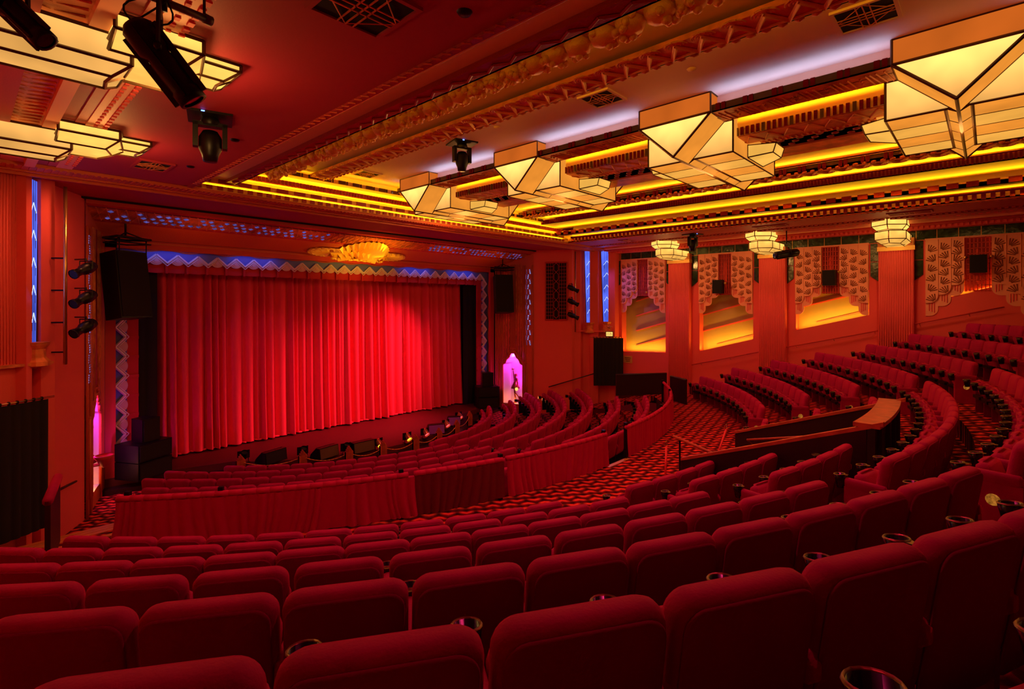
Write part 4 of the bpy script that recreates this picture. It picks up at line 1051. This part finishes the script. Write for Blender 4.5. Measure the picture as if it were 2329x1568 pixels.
t = thing('stage_planter', 'boat shaped ledge in front of the left hand niche', 'ledge', (2.42, 15.95, -3.70))
MB().lathe([(0, -.3), (.06, -.27), (.17, -.07), (.21, .0), (.18, .015)], (0, 0, 0), M_WALLD, 16).build('bowl', t); MB().bar((-.3, 0, -.2), (0, 0, -.2), .04, M_WALLD).build('bracket', t)

# ================= SEATS =================
def rrect(w, z0, z1, rt, rb, n=5, crown=.0):
    pts = []
    for (cx, cz, r, a0) in ((w/2-rt, z1-rt, rt, 0), (-w/2+rt, z1-rt, rt, pi/2), (-w/2+rb, z0+rb, rb, pi), (w/2-rb, z0+rb, rb, 3*pi/2)):
        for k in range(n+1): a = a0+pi/2*k/n; pts.append((cx+r*cos(a), cz+r*sin(a)))
    return pts
def slab(mb, outl, y0, y1, r, m, lean=0., zref=0., T=None):
    # pillow: outline in XZ, thickness along Y with rounded edge of radius r
    cx = sum(p[0] for p in outl)/len(outl); cz = sum(p[1] for p in outl)/len(outl); n = len(outl)
    hw = max(abs(p[0]-cx) for p in outl); hh = max(abs(p[1]-cz) for p in outl)
    lay = [(y0, r), (y0+r*.3, r*.3), (y0+r, 0), (y1-r, 0), (y1-r*.3, r*.3), (y1, r)]
    vs = []
    for y, ins in lay:
        fx, fz = 1-ins/hw, 1-ins/hh
        for px, pz in outl:
            X_, Z_ = cx+(px-cx)*fx, cz+(pz-cz)*fz
            vs.append((X_, y+lean*(zref-Z_), Z_))
    # bulged caps
    ya = y0-.012; yb = y1+.012
    c0 = len(vs); k6 = len(lay)
    for y, sc_ in ((ya, .6), (yb, .6)):
        for px, pz in outl: X_, Z_ = cx+(px-cx)*sc_, cz+(pz-cz)*sc_; vs.append((X_, y+lean*(zref-Z_), Z_))
    if T is not None: vs = [tuple(T @ Vector(v)) for v in vs]
    fs = [(j*n+i, (j+1)*n+i, (j+1)*n+(i+1) % n, j*n+(i+1) % n) for j in range(k6-1) for i in range(n)]
    fs += [(c0+i, i, (i+1) % n, c0+(i+1) % n) for i in range(n)]+[tuple(c0+i for i in range(n))]
    fs += [((k6-1)*n+i, c0+n+i, c0+n+(i+1) % n, (k6-1)*n+(i+1) % n) for i in range(n)]+[tuple(c0+n+i for i in range(n))[::-1]]
    mb.add(vs, fs, m, True); return mb
def make_seat(simple=False, end=0):
    root = thing('theatre_seat', 'x', 'theatre seat')
    nn = 3 if simple else 6
    mb = MB(); slab(mb, rrect(.535, .30, .90, .075, .05, nn), -.02, .10, .04, M_SEAT, .16, .90); mb.build('backrest', root)
    if not simple:
        mb = MB(); slab(mb, rrect(.50, .20, .87, .07, .04, nn), -.030, -.010, .010, M_SEATB, .16, .90); mb.build('back_shell', root)
    T = Matrix.Translation((0, .20, .27)) @ Matrix.Rotation(radians(70), 4, 'X')
    mb = MB(); slab(mb, rrect(.44, -.06, .06, .05, .04, 2), 0, .40, .05, M_SEAT, T=T); mb.build('cushion', root)
    if not simple: MB().box(-.2, .14, .3, .2, .40, .36, M_BLACKM).build('hinge_bar', root)
    def arm(x, nm='armrest'):
        A = MB(); A.box(x-.035, .04, .52, x+.035, .40, .60, M_SEAT)
        A2 = MB(); slab(A2, rrect(.075, .50, .615, .03, .02, 2), .03, .42, .02, M_SEAT, T=Matrix.Translation((x, 0, 0))); A2.build(nm, root)
        MB().box(x-.02, .08, 0, x+.02, .34, .51, M_SEATB if not simple else M_BLACK).build('side_support', root)
        c = MB(); y = .475
        if simple: c.lathe([(.0, .52), (.045, .52), (.055, .63), (.045, .63), (.04, .56), (0, .56)], (x, y, 0), M_CUP, 8)
        else:
            T2 = Matrix.Translation((x, y, .60)) @ Matrix.Rotation(radians(-8), 4, 'X')
            c.lathe([(.0, -.11), (.043, -.11), (.058, .03), (.050, .035), (.04, -.09), (0, -.09)], (0, 0, 0), M_CUP, 16, T2)
        q = c.build('cup_holder', root)
        if not simple:
            r_ = MB(); r_.lathe([(.050, .033), (.055, .041), (.061, .033)], (0, 0, 0), M_CUPR, 16, T2)
            r_.add([tuple(T2 @ Vector(v)) for v in [(-.03, -.05, .034), (.03, -.05, .034), (.02, -.085, .03), (-.02, -.085, .03)]], [(0, 1, 2, 3)], M_CUPR); r_.build('rim', q)
    arm(.285)
    if end:
        x = -.285 if end < 0 else .285
        if end < 0: arm(x)
        MB().box(x-.035, .02, 0, x+.035, .42, .52, M_SEAT).build('end_panel', root)
        s = -1 if end < 0 else 1
        d = MB(); d.lathe([(.0, .0), (.055, .0), (.05, .012), (0, .015)], (0, 0, 0), E_MED, 14, Matrix.Translation((x+s*.036, .22, .36)) @ Matrix.Rotation(s*pi/2, 4, 'Y')); d.build('aisle_medallion', root)
    return reg(root)
PROT = {(False, 0): make_seat(), (False, -1): make_seat(end=-1), (False, 1): make_seat(end=1), (True, 0): make_seat(True), (True, -1): make_seat(True, -1), (True, 1): make_seat(True, 1)}
USED = set()
ORD = 'first second third fourth fifth sixth seventh eighth ninth tenth eleventh twelfth thirteenth fourteenth fifteenth sixteenth seventeenth eighteenth nineteenth twentieth twenty-first twenty-second twenty-third twenty-fourth'.split()
ORD_ = ['first', 'second', 'third', 'fourth', 'fifth', 'sixth', 'seventh', 'eighth', 'ninth', 'tenth', 'eleventh', 'twelfth', 'thirteenth', 'fourteenth', 'fifteenth', 'sixteenth']
SINH, COSH = sin(radians(HEAD)), cos(radians(HEAD))
def inview(x, y, z, mg=60):
    ok = False
    for dz in (0, .5, .95):
        for dx in (-.3, 0, .3):
            for dy in (-.3, 0, .4):
                X_, Y_, Z_ = x+dx, y+dy, z+dz
                t = X_*SINH+Y_*COSH
                if t < .2: continue
                px = 1164.5+F*(X_*COSH-Y_*SINH)/t; py = HOR-F*Z_/t
                if -mg < px < 2329+mg and -mg < py < 1568+mg: ok = True
    return ok
def put_seat(cx, cy, R, adeg, z, simple, end, label, group):
    a = radians(adeg); x, y = polar(cx, cy, R, a)
    if not inview(x, y, z): return None
    if x < XL+.42 and y > -1: return None
    if x > 20.02: return None
    k = (simple, end); p = PROT[k]; rz = a+pi/2
    if k not in USED:
        USED.add(k); p.location = (x, y, z); p.rotation_euler = (0, 0, rz); p['label'] = label; p['group'] = group; return p
    return dup(p, (x, y, z), rz, label, group)
deg = lambda m, R: m/R*180/pi
blocks = []   # (row k, start, step, n, block name, count-from side, ends)
# rear rows; angles start from the aisle end of each block
def rev(a, st, n): return [a-st*i for i in range(n)]
def fwd(a, st, n): return [a+st*i for i in range(n)]
REAR = [
 (0, rev(-113.04, 2.72, 11), 'left', 1), (0, fwd(-104.7, 2.75, 4), 'island', -1), (0, rev(-75.76, 2.83, 2), 'far', 1), (0, fwd(-66.3, 2.76, 11), 'wall', -1),
 (1, rev(-111.53, 2.504, 12), 'left', 1), (1, fwd(-104.1, 2.53, 4), 'island', -1), (1, rev(-76.21, 2.6, 3), 'far', 1), (1, fwd(-65.9, 2.53, 11), 'wall', -1),
 (2, rev(-110.48, 2.192, 12), 'left', 1), (2, fwd(-103.57, 2.33, 4), 'island', -1), (2, rev(-76.43, 2.35, 3), 'far', 1), (2, fwd(-67.5, 2.33, 11), 'wall', -1),
 (3, rev(-108.96, 2.212, 11), 'left', 1), (3, fwd(-102.26, 2.10, 14), 'centre', -1), (3, fwd(-69.7, 2.17, 12), 'wall', -1),
 (4, rev(-107.9, 2.007, 12), 'left', 1), (4, fwd(-101.9, 1.98, 14), 'centre', -1), (4, fwd(-70.4, 2.03, 13), 'wall', -1),
 (5, rev(-108.1, 1.908, 10), 'left', 1), (5, fwd(-101.8, 1.9, 14), 'centre', -1), (5, fwd(-70.9, 1.91, 13), 'wall', -1),
 (6, rev(-107.8, 1.89, 8), 'left', 1), (6, fwd(-101.8, 1.8, 14), 'centre', -1), (6, fwd(-71.2, 1.81, 14), 'wall', -1)]
RN = ['front row behind the cross aisle', 'second row behind the cross aisle', 'third row behind the cross aisle', 'fourth row up', 'fifth row up', 'sixth row up', 'top row']
BN = {'left': 'left block', 'island': 'beside the parapet', 'far': 'beyond the parapet', 'centre': 'curved centre block', 'wall': 'block along the far wall'}
NS = 0
for k, angs, b, es in REAR:
    z = FA+DZ*k
    for i, a in enumerate(angs):
        end = es if i == 0 else 0
        lab = 'crimson seat, %s from its aisle, %s, %s' % (ORD[i], RN[k].replace('behind the cross aisle', 'behind cross aisle'), BN[b])
        o = put_seat(AX, CY, RK[k]-.06, a, z, False, end, lab, 'crimson theatre seats of the rear rows')
        if o: NS += 1
STL = []
for k in range(7):
    R = 12.0-.96*k; z = -4.2-.155*k; st = deg(.55, R)
    for side, a0, sg in (('left', -93.4, -1), ('right', -86.6, 1)):
        for i in range(30):
            a = a0+sg*st*i; x, y = polar(AX, CF, R, radians(a))
            if sg < 0 and (x < max(XB_(y)+.2, 2.05+.5*(y-12.1)) or y > 14.4 or k == 6): break
            if sg > 0 and k < 2 and x > 17.0: break
            if sg > 0 and (x > 18.9-.4*max(0, y-11.6) or y > 15.3): break
            STL.append((k, i, R, a, z, side, (1 if sg < 0 else -1) if i == 0 else 0))
STL.sort(key=lambda q: hypot(*polar(AX, CF, q[2], radians(q[3]))))
SR = ['rearmost', 'second last', 'third last', 'middle', 'third', 'second', 'front']
CAPN = 300
rest = []
for (k, i, R, a, z, side, end) in STL:
    lab = 'small red seat, %s from the centre aisle, %s stalls row, %s side' % (ORD[i], SR[k], 'near' if side == 'left' else 'far')
    if NS >= CAPN: rest.append((R, a, z)); continue
    o = put_seat(AX, CF, R, a, z, True, end, lab, 'red stalls seats in front of the draped rail')
    if o: NS += 1
print('SEATS', NS, 'rest', len(rest))
if rest:
    mb = MB()
    for R, a, z in rest:
        x, y = polar(AX, CF, R, radians(a))
        if not inview(x, y, z): continue
        T = Matrix.Translation((x, y, z)) @ Matrix.Rotation(radians(a)+pi/2, 4, 'Z')
        slab(mb, rrect(.53, .34, .92, .085, .05, 3), -.02, .10, .04, M_SEAT, .16, .92, T=T)
        slab(mb, rrect(.44, -.06, .06, .05, .04, 2), 0, .42, .05, M_SEAT, T=T @ Matrix.Translation((0, .17, .40)) @ Matrix.Rotation(radians(62), 4, 'X'))
        mb.box(.25, .03, .50, .32, .42, .61, M_SEAT, T); mb.box(.235, .43, .52, .335, .53, .63, M_CUP, T); mb.box(.265, .08, 0, .305, .34, .51, M_BLACK, T)
    mb.build('theatre_seat_rows', kind='stuff', label='remaining red seats of the front stalls rows nearest the stage edge', cat='theatre seats')
for k, p in PROT.items():
    if k not in USED:
        for c in KIDS[p.name]: bpy.data.objects.remove(c)
        bpy.data.objects.remove(p)

# ================= DRAPED RAIL =================
def rail(a0, a1, label, posts_, col=M_DRAPE, zt=-2.86):
    t = thing('draped_rail', label, 'railing', (0, 0, 0), 0, 'draped rails between stalls and cross aisle')
    R = 12.68; n = max(4, int((a1-a0)*1.2))
    P = [(*polar(AX, CF, R, radians(a0+(a1-a0)*i/n)), zt) for i in range(n+1)]
    MB().path(P, .05, M_DRAPE, 8).build('padded_top_rail', t)
    pr = fold_profile(radians(a0)*R, radians(a1)*R, .06, .22, .02, .07)
    mb = MB(); cloth(pr, zt-.03, FA+.05, lambda u, d, z: (AX+(R+.03+d)*cos(u/R), CF+(R+.03+d)*sin(u/R), z), col, mb, 5, .10); mb.build('drape', t)
    for a in posts_:
        x, y = polar(AX, CF, R-.03, radians(a)); MB().box(-.035, -.035, 0, .035, .035, zt-FA+.1, M_BLACKM, Matrix.Translation((x, y, FA)) @ Matrix.Rotation(radians(a), 4, 'Z')).build('post', t)
    return t
rail(-131.6, -112.5, 'wine draped rail section at the left end of the stalls, nearest the side steps', (-131, -125.2, -113))
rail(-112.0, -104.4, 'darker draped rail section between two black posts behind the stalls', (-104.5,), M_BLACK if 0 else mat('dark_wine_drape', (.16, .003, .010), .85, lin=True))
rail(-104.0, -91.2, 'wine draped rail section ending at the gap for the centre aisle', (-91.4,))
rail(-87.2, -52, 'wine draped rail section curving away beyond the centre aisle gap', (-87.0, -75, -62, -52.5))
MB().box(9.78, 6.16, FA-.02, 10.68, 6.26, FA+.015, M_NOSE, None).build('step_nosing', label='bright yellow step edge at the gap in the draped rail', cat='stair nosing')
def barrier(x0, y0, x1, y1, zt, label, m=M_SEAT):
    t = thing('padded_barrier', label, 'barrier', (0, 0, 0)); d = Vector((x1-x0, y1-y0)).normalized(); nx, ny = -d.y*.03, d.x*.03
    MB().prism([(x0-nx, y0-ny), (x1-nx, y1-ny), (x1+nx, y1+ny), (x0+nx, y0+ny)], 2, FA, zt, M_DARKW).build('panel', t); MB().path([(x0, y0, zt), (x1, y1, zt)], .06, m, 8).build('padded_top', t); return t
barrier(-.30, 6.38, .78, 6.92, -2.78, 'low padded barrier at the left wall in front of the side steps')
barrier(.80, 9.2, 1.02, 10.4, -2.62, 'upright padded barrier end beside the side steps')
# black door curtains
def door_curtain(name, a, b, zt, zb, label, rl):
    t = thing(name, label, 'curtain', (0, 0, 0)); A = Vector((*a, 0)); B = Vector((*b, 0)); d = B-A; nn = Vector((-d.y, d.x, 0)).normalized()
    if nn.dot(-A) < 0: nn = -nn
    P = fold_profile(0, d.length, .1, .2, .02, .06); u = d.normalized()
    cloth(P, zt, zb, lambda s, dd, z: tuple(A+u*s+nn*(.05+dd)+Vector((0, 0, z))), M_BLACK, MB()).build('cloth', t)
    MB().path([tuple(A-u*.15+nn*.06+Vector((0, 0, zt+.03))), tuple(B+u*rl+nn*.06+Vector((0, 0, zt+.03)))], .02, M_STEEL, 8).build('rod', t)
    for i in range(9): p = A+u*d.length*i/8+nn*.06+Vector((0, 0, zt+.03)); MB().bar(tuple(p-u*.01), tuple(p+u*.01), .035, M_BLACKM, 8).build('ring', t)
    return t
door_curtain('exit_curtain', (19.1, 12.85), (19.85, 12.0), -1.45, -3.55, 'black curtain over the exit doorway right of the stage', .05)
door_curtain('exit_curtain', (.1, 12.5), (1.02, 13.1), -1.78, -4.2, 'black curtain over the doorway in the left corner', .22)
t = thing('exit_sign', 'small lit exit sign with star ornament over the right door curtain', 'sign', (19.5, 12.28, -1.27), radians(-60))
MB().box(-.17, -.03, -.12, .17, .03, .12, M_BRONZE).build('case', t); MB().box(-.14, -.036, -.09, .14, -.031, .09, E_SIGN).build('face', t)
mb = MB()
for x in (-.09, -.02): mb.path([(x-.02, -.04, -.06), (x+.0, -.04, .0), (x-.01, -.04, .06)], .008, M_BLACK, 4); 
mb.path([(.03, -.04, -.06), (.05, -.04, .05), (.09, -.04, .0), (.1, -.04, -.06)], .008, M_BLACK, 4); mb.build('pictogram', t)
mb = MB()
for i in range(5):
    a = 2*pi*i/5+pi/2; mb.add([(0, -.06, .30), (.06*cos(a-.63), -.02, .30+.06*sin(a-.63)), (.17*cos(a), -.01, .30+.17*sin(a)), (.06*cos(a+.63), -.02, .30+.06*sin(a+.63))], [(0, 1, 2), (0, 2, 3)], M_GOLDR)
mb.build('star', t)
t = thing('wall_notice', 'small yellow notice on the coral wall under the first bay', 'sign', (20.34, 11.85, -2.42)); MB().box(-.01, -.22, -.16, .0, .22, .16, mat('yellow_notice_board', (.7, .4, .08), .6, lin=True)).build('board', t)
mb = MB()
for i in range(3): mb.box(-.014, -.15+.02*i, .05-.07*i, -.01, .15-.03*i, .075-.07*i, M_BLACK)
mb.build('print', t)
# black partitions by the right door
for (a, b, zt, l) in (((17.8, 10.9), (19.5, 9.6), -2.78, 'low black partition in front of the exit curtain'), ((18.45, 8.9), (17.9, 8.05), -2.72, 'low black partition at the end of the front row by the far wall')):
    d = Vector((b[0]-a[0], b[1]-a[1])).normalized(); nx, ny = -d.y*.04, d.x*.04; t = thing('partition', l, 'partition', (0, 0, 0), 0)
    MB().prism([(a[0]-nx, a[1]-ny), (b[0]-nx, b[1]-ny), (b[0]+nx, b[1]+ny), (a[0]+nx, a[1]+ny)], 2, FA, zt, M_DARKW).build('panel', t); MB().path([(*a, zt), (*b, zt)], .05, M_DARKW, 8).build('cap', t)

# ================= VOMITORY PARAPET =================
t = thing('stair_parapet', 'black panelled stairwell parapet with brown timber cap', 'parapet', (0, 0, 0))
yb, yf, zb_, zf = 1.3, 4.15, -1.70, -2.80; x0b, x0f, x1b, x1f = 8.86, 9.0, 11.50, 11.80
th = .06
def wallp(mb, xb, xf, t_): mb.add([(xb, yb, FA-.4), (xf, yf, FA-.4), (xf, yf, zf-.05), (xb, yb, zb_-.05), (xb+t_, yb, FA-.4), (xf+t_, yf, FA-.4), (xf+t_, yf, zf-.05), (xb+t_, yb, zb_-.05)], [(0, 1, 2, 3), (7, 6, 5, 4), (1, 5, 6, 2), (0, 3, 7, 4)], M_DARKW)
mb = MB(); wallp(mb, x0b, x0f, th); mb.build('near_wall', t); mb = MB(); wallp(mb, x1b-th, x1f-th, th); mb.build('far_wall', t)
Rv = 14.05; aa = [atan2(yb-CY, x0b-AX)+(atan2(yb-CY, x1b-AX)-atan2(yb-CY, x0b-AX))*i/14 for i in range(15)]
mb = MB()
for A, B in zip(aa, aa[1:]): mb.add([(*polar(AX, CY, Rv, A), FA-.4), (*polar(AX, CY, Rv, B), FA-.4), (*polar(AX, CY, Rv, B), zb_-.05), (*polar(AX, CY, Rv, A), zb_-.05)], [(0, 1, 2, 3)], M_DARKW)
for A in aa[1::3]: p = polar(AX, CY, Rv+.02, A); mb.box(-.03, -.012, 0, .03, .012, 1.6, M_DARKW, Matrix.Translation((*p, FA+.3)) @ Matrix.Rotation(A, 4, 'Z'))
mb.build('end_wall', t)
mb = MB()
for A, B in zip(aa, aa[1:]):
    q = [polar(AX, CY, Rv-.27, A), polar(AX, CY, Rv-.27, B), polar(AX, CY, Rv+.06, B), polar(AX, CY, Rv+.06, A)]
    mb.prism(q, 2, zb_-.06, zb_, M_CAP)
mb.build('end_cap', t)
for xb, xf, nm in ((x0b-.01, x0f-.01, 'near_cap'), (x1b-.09, x1f-.09, 'far_cap')):
    mb = MB(); mb.add([(xb, yb-.2, zb_+.05-.0), (xf, yf, zf), (xf+.1, yf, zf), (xb+.1, yb-.2, zb_+.05), (xb, yb-.2, zb_-.01), (xf, yf, zf-.05), (xf+.1, yf, zf-.05), (xb+.1, yb-.2, zb_-.01)], [(0, 3, 2, 1), (0, 1, 5, 4), (2, 3, 7, 6), (1, 2, 6, 5)], M_CAP); mb.build(nm, t)
t = thing('stair_handrail', 'slim handrail descending inside the parapet stairwell', 'handrail', (0, 0, 0)); MB().path([(11.15, 3.7, -2.8), (11.0, 1.9, -2.35)], .022, M_CAP, 8).build('rail', t); MB().bar((11.15, 3.7, -2.8), (11.55, 3.7, -3.0), .015, M_STEEL).build('bracket', t)
t = thing('stair_handrail', 'short dark handrail rising at the mouth of the stairwell', 'handrail', (0, 0, 0)); MB().path([(9.95, 4.75, -2.68), (9.75, 3.6, -2.88)], .03, M_CAP, 8).build('rail', t); MB().bar((9.93, 4.6, -2.72), (9.93, 4.6, FA), .02, M_BLACKM).build('post', t)
for (a, b, l) in (((11.5, 4.25, -2.72), (11.05, 4.3, -3.3), 'bright red rope hooked to the far stairwell wall'), ((9.75, 4.8, -2.85), (9.5, 4.7, -3.4), 'bright red rope hooked to the short handrail post')):
    t = thing('barrier_rope', l, 'rope', (0, 0, 0)); MB().path([a, b], .022, mat('bright_red_rope', (.9, .05, .05), .6, lin=True), 6).build('cord', t)
    mb = MB(); mb.path([(a[0]+.05*cos(q), a[1], a[2]+.05+.05*sin(q)) for q in [2*pi*k/8 for k in range(9)]], .01, M_STEEL, 4); mb.build('brass_hook', t)

# ================= CEILING FITTINGS =================
def vent(x, y, z, w_, h_, rz, label, grp='deco air vents in the ceiling'):
    t = thing('ceiling_vent', label, 'air vent', (x, y, z), rz, grp)
    MB().box(-w_/2, -h_/2, -.012, w_/2, h_/2, -.002, M_BLACK).build('backing', t)
    mb = MB()
    for s in (-1, 1):
        mb.box(-w_/2-.04, s*(h_/2+.02)-.02, -.03, w_/2+.04, s*(h_/2+.02)+.02, 0, M_CEIL if z < 3 else M_WHITE); mb.box(s*(w_/2+.02)-.02, -h_/2, -.03, s*(w_/2+.02)+.02, h_/2, 0, M_CEIL if z < 3 else M_WHITE)
    mb.build('frame', t)
    mb = MB(); g = M_GOLDR
    for q in (-.12, 0, .12):
        mb.box(q*w_-.006, -h_/2, -.03, q*w_+.006, h_/2, -.02, g); mb.box(-w_/2, q*h_-.006, -.03, w_/2, q*h_+.006, -.02, g)
    for s in (-1, 1):
        mb.bar((-w_/2, s*h_*.02, -.025), (0, s*h_*.5, -.025), .006, g, 4); mb.bar((w_/2, s*h_*.02, -.025), (0, s*h_*.5, -.025), .006, g, 4)
    mb.build('tracery', t); return t
vent(2.32, 3.86, 2.515, .62, .62, 0, 'square deco air vent in the dark red ceiling near the top edge')
vent(2.36, 11.0, 2.515, .45, .65, 0, 'square deco air vent above the left corner beside the glass lantern')
vent(7.3, 4.74, 3.46, .52, .52, 0, 'square deco air vent in the pale ceiling between second and third lanterns')
vent(7.33, 1.08, 3.46, .56, .56, 0, 'square deco air vent in the pale ceiling at the upper right')
vent(7.3, 12.0, 3.46, .5, .5, 0, 'square deco air vent in the pale ceiling nearest the stage')
vent(17.6, 10.3, 2.515, .5, .35, 0, 'dark ceiling vent near the corner windows, first along the far soffit', 'slot vents in the far soffit')
vent(17.5, 5.1, 2.515, .35, .9, 0, 'dark slot vent in the far soffit above the third lantern bay', 'slot vents in the far soffit')
vent(17.5, 1.6, 2.515, .35, .9, 0, 'dark slot vent in the far soffit above the nearest bay', 'slot vents in the far soffit')
def mover(x, y, z, label, s=1.):
    t = thing('moving_light', label, 'stage light', (x, y, z), -.3, 'moving head lights in the ceiling')
    MB().box(-.26, -.26, -.03, .26, .26, 0, M_BLACKM).build('mounting_plate', t)
    mb = MB(); mb.lathe([(.10, -.03), (.12, -.08), (.10, -.12)], (0, 0, 0), M_BLACKM, 12)
    for sg in (-1, 1): mb.box(sg*.17-.03, -.06, -.42, sg*.17+.03, .06, -.10, M_BLACKM)
    mb.box(-.2, -.06, -.14, .2, .06, -.09, M_BLACKM); mb.build('yoke', t)
    MB().lathe([(0, -.20), (.09, -.2), (.135, -.28), (.135, -.44), (.10, -.52), (.085, -.60), (0, -.60)], (0, 0, 0), M_BLACKM, 14).build('head', t)
    MB().box(-.1, -.265, -.025, -.06, -.261, -.01, E_LED).build('status_light', t); return t
mover(2.28, 7.62, 2.515, 'black moving head light on the dark ceiling below the big spotlight')
mover(7.3, 8.25, 3.46, 'black moving head light on the pale ceiling between the lanterns')
mover(17.7, 7.72, 2.515, 'black moving head light on the far soffit between two wall lanterns')
for x, y, z, l in ((2.95, 3.3, 2.515, 'small round ceiling sensor beside the large dark vent'), (2.85, 8.4, 2.515, 'small round ceiling sensor beyond the moving head light'), (2.85, 10.6, 2.515, 'small round ceiling sensor beside the corner vent'),
                (7.3, 3.2, 3.46, 'small round sprinkler in the pale ceiling before the third lantern'), (7.1, 7.0, 3.46, 'small round sprinkler in the pale ceiling before the second lantern')):
    MB().lathe([(0, -.03), (.05, -.025), (.07, 0)], (x, y, z), M_BLACKM if z < 3 else M_WHITE, 14).build('ceiling_sensor', label=l, cat='sensor', group='small round ceiling fittings')
def profile_spot(loc, target, L, label, r=.075, drop=.12):
    t = thing('profile_spotlight', label, 'spotlight', loc, 0, 'black profile spotlights overhead')
    d = (Vector(target)-Vector(loc)); q = d.to_track_quat('Z', 'Y').to_matrix().to_4x4()
    mb = MB(); mb.lathe([(0, -L*.5), (r*.8, -L*.49), (r*1.15, -L*.42), (r*1.15, -L*.15), (r*.85, -L*.08), (r*.95, 0), (r*.95, L*.34), (r*1.05, L*.35), (r*1.05, L*.5), (r*.8, L*.5)], (0, 0, 0), M_BLACKM, 16, q)
    for a in range(4): mb.box(-.008, r*.9, -L*.4, .008, r*1.4, L*.45, M_BLACKM, q @ Matrix.Rotation(a*pi/2+.4, 4, 'Z'))
    mb.build('barrel', t)
    y = MB(); k = r*1.6; up = .34
    for s in (-1, 1):
        p = q @ Vector((s*k, 0, -L*.08)); y.bar(tuple(p), (p.x*.9, p.y*.9, up), .013, M_BLACKM, 4)
        y.bar(tuple(q @ Vector((s*k, 0, -L*.08))), tuple(q @ Vector((s*(k+.06), 0, -L*.08))), .022, M_BLACKM, 6)
    a = q @ Vector((k, 0, -L*.08)); b = q @ Vector((-k, 0, -L*.08)); y.bar((a.x*.9, a.y*.9, up), (b.x*.9, b.y*.9, up), .013, M_BLACKM, 4); y.bar((0, 0, up), (0, 0, up+drop), .02, M_BLACKM, 6); y.build('yoke', t)
    MB().lathe([(0, L*.47), (r*.75, L*.48)], (0, 0, 0), M_CUP, 14, q).build('lens', t)
    c = MB()
    for j in range(3):
        ph = random.uniform(0, 6); c.path([tuple(q @ Vector((0, 0, -L*.5)))]+[(q @ Vector((0, 0, -L*.5))).lerp(Vector((0, 0, up+.1)), k_/7)+Vector((.12*sin(ph)*sin(pi*k_/7), .12*cos(ph)*sin(pi*k_/7), .05*sin(pi*k_/7)*(j-1))) for k_ in range(1, 8)], .006, M_BLACK, 4)
    c.build('cables', t); return t
t = thing('lighting_bar', 'dark pipe hung from the ceiling above the big spotlight', 'lighting pipe', (0, 0, 0))
MB().bar((0.63, 4.15, 2.10), (1.25, 4.21, 2.10), .028, M_BRONZE, 10).build('pipe', t); MB().bar((1.219, 4.207, 2.10), (1.270, 4.220, 2.10), .036, M_BRONZE, 10).build('end_cap', t)
for i, (x, y) in enumerate([(1.22, 4.21), (0.74, 4.16)]): MB().bar((x, y, 2.1), (x, y, 2.515), .01, M_BLACKM).build('hanger', t)
profile_spot((0.91, 3.945, 1.58), (1.07, 3.9, 1.36), 0.551, 'large black profile spotlight aimed at the stage, upper left', .085)
profile_spot((.24, 4.22, 1.72), (.37, 4.11, 1.55), .42, 'dark profile spotlight cut off by the top left corner', .062)
profile_spot((18.7, 4.95, 1.70), (17.2, 6.4, 1.35), .85, 'black profile spotlight hung between the wall lanterns on the far side', .10, .47)
